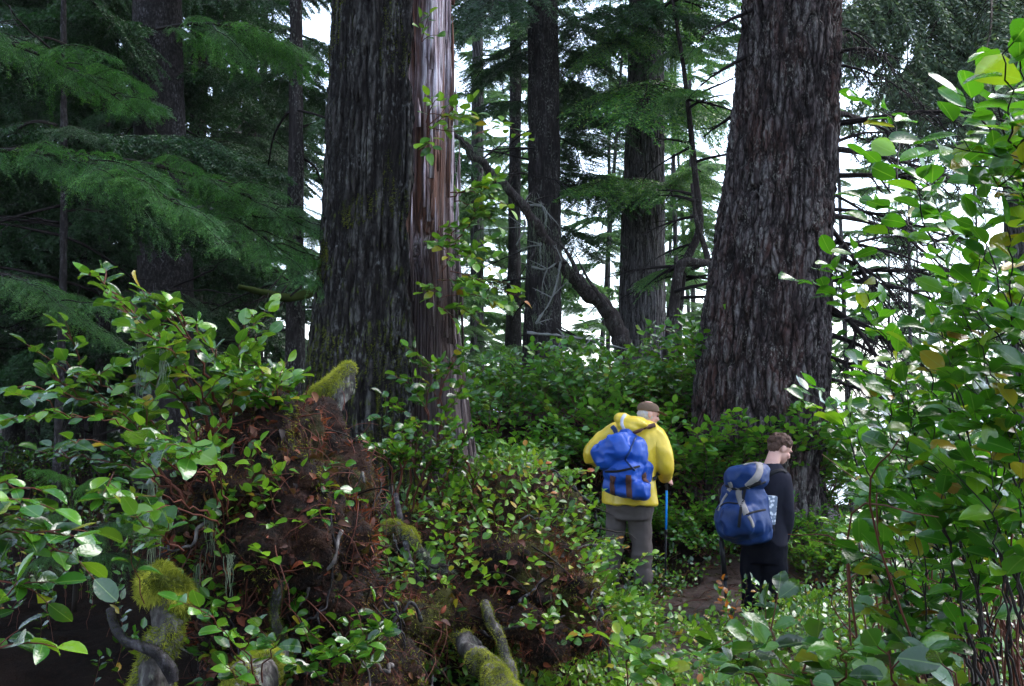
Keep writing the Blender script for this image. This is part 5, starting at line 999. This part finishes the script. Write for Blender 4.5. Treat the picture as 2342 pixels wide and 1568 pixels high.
M_refl = simple('silver_reflective_tape', (.50, .50, .56), .4, .05); M_paper = NT('printed_map_paper', .5); q_ = M_paper.vor(34); M_paper.base(M_paper.mix(M_paper.st(q_, .35, .5), (.80, .80, .86), (.20, .24, .32))); M_paper = M_paper.m
def bvh_of(me):
    v, _ = mesh_np(me); return BVHTree.FromPolygons([tuple(x) for x in v], [tuple(p.vertices) for p in me.polygons])
def ribbon(bv, pix, width, lift=.006, name='strap', mat=None, parent=None, n=26, thick=.004, d0=8):
    """webbing laid over a surface along a path of photo points"""
    pp = crom([P(x, y, 1.0) for x, y in pix], n); V = []; cam0 = Vector((0, 0, CZ)); H = []
    for q in pp:
        d = Vector(q)-cam0; d.normalize(); h = bv.ray_cast(cam0, d)
        if h[0] is not None: H.append((np.array(h[0]), np.array(h[1])))
    if len(H) < 3: return None
    c = np.array([h[0] for h in H]); N = np.array([h[1] for h in H])
    for _ in range(2): N[1:-1] = (N[:-2]+N[1:-1]+N[2:])/3; c[1:-1] = (c[:-2]+2*c[1:-1]+c[2:])/4
    N = unit(N); t = unit(np.gradient(c, axis=0)); s = unit(np.cross(t, N)); mb = MB(); r = []
    for a, b in ((-1, lift*.2), (-1, lift+thick), (-.35, lift+thick*1.5), (.35, lift+thick*1.5), (1, lift+thick), (1, lift*.2)):
        cc = c+s*(a*width/2); W = []
        for x, nn in zip(cc, N):
            h = bv.find_nearest(Vector(x)); W.append(np.array(h[0])+nn*b)
        r.append(np.array(W))
    v = np.stack(r, 1).reshape(-1, 3); K = 6; i = np.arange(len(c)-1)[:, None]*K; j = np.arange(K-1)[None]
    mb.add(v, np.stack([i+j, i+j+1, i+K+j+1, i+K+j], -1).reshape(-1, 4)); return part(name, mb, mat, parent)

# ---- man in the yellow jacket
D1 = 9.7; Rr, Ff, Uu = basis(math.radians(40)); Zv = np.array([0, 0, 1.])
def Q1(X, Y, dd=0.): return P(X, Y, D1+dd)
g1 = float(ht(Q1(1445, 1340)[0], D1)); foot1 = Q1(1445, 1340); dz1 = g1-foot1[2]
H1_ = thing('person', 'man in a yellow rain jacket and brown cap with a blue pack, head turned right', 'person', (foot1[0], D1, g1))
HB = basis(math.radians(76), math.radians(14)); hc = Q1(1482, 946, .02)
bod = MB(); head(bod, hc, HB, 1.02)
tube(bod, [Q1(1466, 985), Q1(1472, 965), hc-HB[2]*.04], [.075, .062, .058], 14)
loft(bod, [(Q1(1440, 1160), Rr*.15, Ff*.11), (Q1(1443, 1100), Rr*.15, Ff*.11), (Q1(1455, 1010), Rr*.18, Ff*.12), (Q1(1462, 978), Rr*.15, Ff*.09), (Q1(1467, 965), Rr*.06, Ff*.06)])
LgL = [Q1(1414, 1150, .05), Q1(1408, 1235, .0), Q1(1404, 1322, .04)]; LgR = [Q1(1463, 1150, -.03), Q1(1465, 1240, -.02), Q1(1474, 1335, -.06)]
for L_ in (LgL, LgR): tube(bod, L_, [.085, .058, .04], 12, smooth_n=12)
AR = [Q1(1496, 988, -.06), Q1(1524, 1034, -.12), Q1(1526, 1078, -.10), Q1(1522, 1090, .12), Q1(1525, 1096, .22)]; AL = [Q1(1404, 988, .15), Q1(1372, 1012, .17), Q1(1352, 1044, .20), Q1(1385, 1060, .36), Q1(1412, 1046, .44)]
for A_ in (AR, AL): tube(bod, A_, [.052, .046, .040, .032, .026], 12, smooth_n=20)
hand(bod, AR[-1], AR[-1]-AR[-2]+np.array([0.05, 0, 0]), np.array([-.6, .2, -.2]), 1, 1.25); hand(bod, AL[-1], AL[-1]-AL[-2], np.array([.2, .1, -.9]), -1, 1.2)
part('body', fuse(bod, .008, 'body', [M_skin], 1), M_skin, H1_)
for s_ in (-1, 1):
    e_ = MB(); ell(e_, hc+(HB[0]*s_*.032+HB[1]*.083+HB[2]*-.002)*1.02, (.012, .008, .007), cols(*HB), 10, 8); part('eye', e_, M_eye, H1_)
jk = MB()
loft(jk, [(Q1(1440, 1152), Rr*.275, Ff*.21), (Q1(1441, 1120), Rr*.265, Ff*.20), (Q1(1445, 1080), Rr*.245, Ff*.18), (Q1(1453, 1020), Rr*.255, Ff*.17), (Q1(1458, 992), Rr*.235, Ff*.155), (Q1(1464, 974), Rr*.16, Ff*.12), (Q1(1469, 962), Rr*.085, Ff*.08)])
tube(jk, [Q1(1484, 990, -.03), Q1(1497, 1000, -.08), Q1(1514, 1035, -.12), Q1(1520, 1066, -.10), Q1(1519, 1082, .02), Q1(1521, 1091, .17)], [.095, .098, .088, .085, .072, .045], 18, smooth_n=30)
tube(jk, [Q1(1425, 990, .10), Q1(1402, 992, .15), Q1(1372, 1014, .17), Q1(1354, 1042, .20), Q1(1386, 1058, .35), Q1(1400, 1050, .40)], [.10, .098, .085, .08, .062, .045], 18, smooth_n=30)
rot = cols(*basis(math.radians(30), 0, math.radians(-6)))
for (X, Y, dd, r) in [(1448, 966, -.14, (.165, .12, .062)), (1425, 958, -.12, (.085, .09, .055)), (1478, 974, -.08, (.11, .10, .05)), (1440, 975, -.17, (.12, .09, .06))]: ell(jk, Q1(X, Y, dd), r, rot)
jm = fuse(jk, .010, 'jacket', [M_yellow], 2, cloth(.012, (9, 9, 3.4), .010, (9, 9, 6), 3)); part('jacket', jm, M_yellow, H1_); jb = bvh_of(jm)
ribbon(jb, [(1430, 947), (1423, 958), (1423, 972), (1431, 986)], .03, .002, 'reflective_band', M_refl, H1_, 16, .002)
tr = MB()
loft(tr, [(Q1(1440, 1185), Rr*.205, Ff*.15), (Q1(1440, 1150), Rr*.215, Ff*.165), (Q1(1441, 1110), Rr*.20, Ff*.15)])
tube(tr, [Q1(1413, 1150, .05), Q1(1409, 1195, .03), Q1(1405, 1240, .0), Q1(1402, 1290, .03), Q1(1401, 1326, .04)], [.108, .092, .078, .074, .068], 18, smooth_n=30)
tube(tr, [Q1(1463, 1150, -.03), Q1(1465, 1195, -.03), Q1(1468, 1245, -.04), Q1(1470, 1295, -.05), Q1(1473, 1336, -.06)], [.122, .112, .096, .084, .074], 18, smooth_n=30)
part('trousers', fuse(tr, .010, 'trousers', [M_khaki], 2, cloth(.011, (5, 5, 12), .009, (6, 6, 9), 13)), M_khaki, H1_)
hr = MB(); ell(hr, hc+HB[1]*-.022+HB[2]*-.012, (.081, .082, .072), cols(*HB)); part('hair', fuse(hr, .008, 'hair', [M_hairg], 1, lambda v, n: .004*fbm(v*60, 2, 3)), M_hairg, H1_)
cp = MB(); cr_, cf_, cu_ = basis(math.radians(76), math.radians(8))
loft(cp, [(hc+cu_*z+cf_*-.004, cr_*a, cf_*b) for z, a, b in [(.022, .088, .108), (.05, .088, .108), (.08, .078, .096), (.102, .055, .068), (.112, .02, .025)]], 28)
loft(cp, [(hc+cu_*(.036-.0*x)+cf_*x+cu_*-z, cr_*a, cu_*.005) for x, a, z in [(.07, .075, .0), (.11, .078, .004), (.15, .07, .014), (.178, .045, .026), (.188, .015, .031)]], 20)
part('cap', fuse(cp, .006, 'cap', [M_cap], 1, lambda v, n: .002*fbm(v*30, 2, 5)), M_cap, H1_)
for L_, (X, Y) in ((LgL, (1405, 1335)), (LgR, (1476, 1345))):
    b_ = MB(); p = L_[-1]; a = np.array([p[0], p[1], g1+.05]); ell(b_, a+Ff*.08, (.05, .14, .05), cols(Rr, Ff, Uu)); ell(b_, a+Zv*.05, (.055, .065, .075), cols(Rr, Ff, Uu)); part('boot', fuse(b_, .01, 'boot', [M_boot], 1), M_boot, H1_)
# blue pack
BP = thing('backpack', 'bright blue slouching rucksack with brown straps on the man in yellow', 'backpack', tuple(Q1(1430, 1130, -.3)))
b1 = MB(); t_r = lambda a, yaw=40: cols(*basis(math.radians(yaw), 0, math.radians(a)))
rbox(b1, Q1(1403, 1032, -.30), (.185, .15, .125), t_r(28, 32), .55); rbox(b1, Q1(1436, 1050, -.26), (.15, .13, .22), t_r(-14), .6); rbox(b1, Q1(1425, 1075, -.30), (.17, .14, .12), t_r(-12), .6)
rbox(b1, Q1(1436, 1112, -.29), (.205, .135, .085), t_r(-12, 34), .5); rbox(b1, Q1(1466, 1090, -.20), (.075, .12, .15), t_r(-18), .6); ell(b1, Q1(1432, 1000, -.22), (.07, .06, .08), t_r(0))
bm = fuse(b1, .010, 'bag', [M_blue], 2, cloth(.014, (8, 8, 8), .012, (8, 8, 8), 23)); part('bag', bm, M_blue, BP); bb = bvh_of(bm)
ribbon(bb, [(1403, 1088), (1400, 1105), (1403, 1130)], .055, .003, 'strap', M_brown, BP, 14); ribbon(bb, [(1438, 1086), (1438, 1108), (1441, 1136)], .055, .003, 'strap', M_brown, BP, 14)
ribbon(bb, [(1470, 1082), (1474, 1092), (1478, 1103)], .055, .003, 'leather_patch', M_brown, BP, 8); ribbon(bb, [(1455, 1000), (1440, 1030), (1430, 1050), (1450, 1075)], .014, .006, 'drawcord', M_navy, BP, 22, .006)
ribbon(bb, [(1385, 1078), (1420, 1076), (1462, 1066)], .02, .004, 'buckle_strap', M_strap, BP, 20)
rb_ = ribbon(jb, [(1446, 990), (1462, 984), (1480, 976), (1498, 972)], .045, .006, 'shoulder_strap', M_brown, BP, 20); ribbon(jb, [(1400, 975), (1408, 985), (1412, 1000)], .045, .006, 'shoulder_strap', M_navy, BP, 12)
ribbon(jb, [(1492, 1096), (1500, 1090), (1508, 1080)], .035, .006, 'hip_belt', M_strap, BP, 10)
# his pole
def pole(name, label, top, bottom, split, m1, m2, r=.009, group=None):
    T = thing(name, label, 'walking pole', tuple(bottom), group); top, bottom = np.array(top), np.array(bottom); d = bottom-top; u = unit(-d)
    mb = MB(); tube(mb, [top+u*.06, top+u*.03, top, top-u*.03, top-u*.10], [.012, .018, .015, .0165, .012], 12, smooth_n=16); part('grip', mb, M_cork, T)
    mid = top+d*split; mb = MB(); tube(mb, [top-u*.08, mid], r, 12); part('upper_shaft', mb, m1, T); mb = MB(); tube(mb, [mid+u*.01, bottom+u*.02], r*.75, 12); part('lower_shaft', mb, m2, T)
    mb = MB(); tube(mb, [mid+u*.03, mid-u*.012], r*1.25, 12); part('lock_collar', mb, M_poledk, T); mb = MB(); tube(mb, [bottom+u*.07, bottom+u*.055], [.03, .022], 14); part('basket', mb, M_poledk, T)
    mb = MB(); tube(mb, [bottom+u*.04, bottom], [.006, .003], 8); part('tip', mb, M_poledk, T); return T
pb = Q1(1521, 1345, .22); pb[2] = float(ht(pb[0], pb[1]))
pole('trekking_pole', 'blue-topped trekking pole planted to the right of the man in yellow', AR[-1]+np.array([.01, .07, -.01]), pb, .47, M_polebl, M_poledk, .011)
# ---- man in the dark sweater
D2 = 8.8; R2, F2, U2 = basis(math.radians(52))
def Q2(X, Y, dd=0.): return P(X, Y, D2+dd)
g2 = float(ht(Q2(1750, 1412)[0], D2))
H2_ = thing('person', 'curly-haired man in a charcoal sweater and black trousers looking down to the right', 'person', (Q2(1750, 1412)[0], D2, g2))
HB2 = basis(math.radians(72), math.radians(30)); h2 = Q2(1784, 1024, .04)
bod = MB(); head(bod, h2, HB2, 1.03)
tube(bod, [Q2(1762, 1075), Q2(1768, 1052), h2-HB2[2]*.05-HB2[1]*.02], [.075, .060, .058], 14)
loft(bod, [(Q2(1748, 1260), R2*.15, F2*.11), (Q2(1752, 1190), R2*.14, F2*.10), (Q2(1758, 1110), R2*.17, F2*.11), (Q2(1762, 1082), R2*.15, F2*.09), (Q2(1764, 1066), R2*.06, F2*.06)])
M2L = [Q2(1724, 1250, .05), Q2(1722, 1330, .03), Q2(1722, 1400, .06)]; M2R = [Q2(1772, 1250, -.04), Q2(1768, 1330, -.05), Q2(1762, 1405, -.04)]
for L_ in (M2L, M2R): tube(bod, L_, [.085, .058, .045], 12, smooth_n=12)
A2R = [Q2(1790, 1092, -.10), Q2(1800, 1140, -.12), Q2(1799, 1188, -.10), Q2(1792, 1230, .02), Q2(1786, 1252, .06)]; A2L = [Q2(1742, 1092, .15), Q2(1735, 1140, .18), Q2(1738, 1180, .25), Q2(1760, 1196, .38), Q2(1772, 1200, .42)]
for A_ in (A2R, A2L): tube(bod, A_, [.052, .046, .040, .032, .027], 12, smooth_n=20)
hand(bod, A2R[-1], A2R[-1]-A2R[-2], np.array([-.8, .3, 0]), 1, .7); hand(bod, A2L[-1], A2L[-1]-A2L[-2], np.array([0, 0, -1.]), -1, .9)
part('body', fuse(bod, .008, 'body', [M_skin], 1), M_skin, H2_)
for s_ in (-1, 1):
    e_ = MB(); ell(e_, h2+(HB2[0]*s_*.032+HB2[1]*.083+HB2[2]*-.002)*1.03, (.012, .008, .007), cols(*HB2), 10, 8); part('eye', e_, M_eye, H2_)
sw = MB()
loft(sw, [(Q2(1750, 1246), R2*.195, F2*.15), (Q2(1752, 1210), R2*.185, F2*.145), (Q2(1754, 1160), R2*.18, F2*.14), (Q2(1759, 1112), R2*.205, F2*.14), (Q2(1762, 1086), R2*.185, F2*.12), (Q2(1765, 1070), R2*.11, F2*.09), (Q2(1767, 1060), R2*.068, F2*.066)])
tube(sw, [Q2(1780, 1094, -.05), Q2(1790, 1100, -.10), Q2(1800, 1142, -.12), Q2(1800, 1190, -.10), Q2(1793, 1226, .01), Q2(1789, 1242, .05)], [.075, .075, .064, .058, .05, .044], 18, smooth_n=30)
tube(sw, [Q2(1750, 1094, .10), Q2(1742, 1100, .15), Q2(1735, 1142, .18), Q2(1738, 1180, .25), Q2(1758, 1195, .37)], [.075, .075, .064, .058, .045], 18, smooth_n=30)
swm = fuse(sw, .010, 'sweater', [M_char], 2, cloth(.004, (7, 7, 6), .005, (8, 8, 6), 33)); part('sweater', swm, M_char, H2_); swb = bvh_of(swm)
tr = MB()
loft(tr, [(Q2(1748, 1285), R2*.19, F2*.145), (Q2(1748, 1250), R2*.20, F2*.16), (Q2(1750, 1215), R2*.18, F2*.14)])
tube(tr, [Q2(1727, 1250, .04), Q2(1722, 1300, .04), Q2(1722, 1340, .03), Q2(1722, 1402, .06)], [.115, .105, .095, .092], 18, smooth_n=30); tube(tr, [Q2(1770, 1250, -.04), Q2(1770, 1300, -.05), Q2(1768, 1340, -.05), Q2(1762, 1408, -.04)], [.118, .108, .098, .094], 18, smooth_n=30)
part('trousers', fuse(tr, .010, 'trousers', [M_black], 2, cloth(.006, (5, 5, 10), .008, (6, 6, 8), 43)), M_black, H2_)
rng = np.random.default_rng(4); hr = MB(); rot = cols(*HB2); ell(hr, h2+HB2[1]*-.018+HB2[2]*.036, (.088, .098, .080), rot); ell(hr, h2+HB2[1]*-.055+HB2[2]*-.012, (.074, .052, .068), rot)
for k in range(150):
    a, b = rng.uniform(0, 6.28), rng.uniform(-.35, 1); v_ = np.array([math.cos(a)*math.sqrt(max(0, 1-b*b)), math.sin(a)*math.sqrt(max(0, 1-b*b)), b])
    if v_[1] > .45 and v_[2] < .35: continue
    if v_[2] < 0 and v_[1] > -.25: continue
    ell(hr, h2+HB2[1]*-.018+HB2[2]*.034+rot @ (v_*np.array([.088, .100, .084])), [rng.uniform(.011, .018)]*3, None, 8, 6)
part('hair', fuse(hr, .006, 'hair', [M_hairb], 1, lambda v, n: .006*fbm(v*48, 2, 3)), M_hairb, H2_)
for L_ in (M2L, M2R):
    b_ = MB(); p = L_[-1]; a = np.array([p[0], p[1], g2+.05]); ell(b_, a+F2*.08, (.05, .14, .05), cols(R2, F2, U2)); ell(b_, a+Zv*.05, (.055, .065, .075), cols(R2, F2, U2)); part('boot', fuse(b_, .01, 'boot', [M_boot], 1), M_boot, H2_)
BP2 = thing('backpack', 'large dark blue trekking pack with pale grey stripes on the curly-haired man', 'backpack', tuple(Q2(1700, 1240, -.3)))
b2 = MB(); t2 = lambda a, yaw=42: cols(*basis(math.radians(yaw), 0, math.radians(a)))
rbox(b2, Q2(1709, 1092, -.25), (.175, .14, .105), t2(10), .6); rbox(b2, Q2(1704, 1150, -.22), (.20, .15, .20), t2(8), .6, taper=(.85, .9)); rbox(b2, Q2(1697, 1188, -.24), (.215, .16, .16), t2(8), .6); rbox(b2, Q2(1690, 1190, -.36), (.14, .10, .13), t2(10), .6)
rbox(b2, Q2(1742, 1185, -.14), (.06, .11, .18), t2(0), .6); rbox(b2, Q2(1716, 1222, -.22), (.17, .13, .07), t2(4), .6)
bm2 = fuse(b2, .010, 'bag', [M_navy], 2, cloth(.011, (8, 8, 9), .010, (8, 8, 8), 53)); part('bag', bm2, M_navy, BP2); b2b = bvh_of(bm2)
for pts, w_, nm, mt in [([(1735, 1058), (1738, 1075), (1728, 1095), (1708, 1113)], .06, 'grey_panel', M_grey), ([(1690, 1116), (1691, 1135), (1700, 1158), (1708, 1176)], .055, 'grey_panel', M_grey), ([(1712, 1180), (1719, 1192), (1723, 1205)], .028, 'grey_panel', M_grey), ([(1664, 1128), (1652, 1146), (1643, 1168)], .02, 'grey_panel', M_grey),
    ([(1668, 1102), (1672, 1112), (1666, 1122)], .035, 'grey_panel', M_grey), ([(1690, 1120), (1720, 1112), (1750, 1102)], .018, 'strap', M_strap), ([(1704, 1116), (1700, 1140), (1694, 1170), (1690, 1205)], .024, 'strap', M_strap), ([(1640, 1165), (1660, 1150), (1690, 1152)], .012, 'seam', M_strap), ([(1706, 1176), (1726, 1170), (1750, 1165)], .016, 'strap', M_strap),
    ([(1700, 1064), (1720, 1057), (1745, 1062)], .03, 'grey_panel', M_grey), ([(1660, 1110), (1690, 1118), (1740, 1100)], .02, 'strap', M_strap)]: ribbon(b2b, pts, w_, .002, nm, mt, BP2, 22, .003)
ribbon(swb, [(1752, 1092), (1770, 1080), (1788, 1076), (1798, 1082)], .035, .006, 'shoulder_strap', M_strap, BP2, 18); ribbon(swb, [(1760, 1160), (1762, 1190), (1766, 1215)], .05, .004, 'hip_belt', M_strap, BP2, 12)
mp = thing('folded_map', 'folded printed map tucked between the dark sweater sleeve and the pack', 'map', tuple(Q2(1762, 1194, -.2))); mb = MB(); rbox(mb, Q2(1764, 1166, -.30), (.042, .008, .118), cols(*basis(math.radians(10), 0, math.radians(-6))), .15); part('paper', mb, M_paper, mp)
pb = Q2(1664, 1345, -.05); pb[2] = float(ht(pb[0], pb[1])); pole('walking_pole', 'black folded pole hanging below the dark blue pack', Q2(1648, 1215, -.2), pb, .55, M_poledk, M_poledk, .022)
# ------------------------------------------------------------------ thin coastal haze
HAZE = .0003
hm = bpy.data.materials.new('haze'); hm.use_nodes = True; t_ = hm.node_tree; t_.nodes.clear()
o_ = t_.nodes.new('ShaderNodeOutputMaterial'); pv_ = t_.nodes.new('ShaderNodeVolumePrincipled'); pv_.inputs['Density'].default_value = HAZE; pv_.inputs['Color'].default_value = (.93, .95, 1, 1)
t_.links.new(pv_.outputs[0], o_.inputs['Volume'])
mb = MB(); X0, X1, Y0, Y1, Z0, Z1 = -4200, 4200, -1000, 7200, -60, 45
mb.add([(X0, Y0, Z0), (X1, Y0, Z0), (X1, Y1, Z0), (X0, Y1, Z0), (X0, Y0, Z1), (X1, Y0, Z1), (X1, Y1, Z1), (X0, Y1, Z1)], [[0, 3, 2, 1], [4, 5, 6, 7], [0, 1, 5, 4], [1, 2, 6, 5], [2, 3, 7, 6], [3, 0, 4, 7]])
tag(obj('haze', mb.mesh('haze', [hm], smooth=False)), 'thin pale sea haze', kind='stuff')
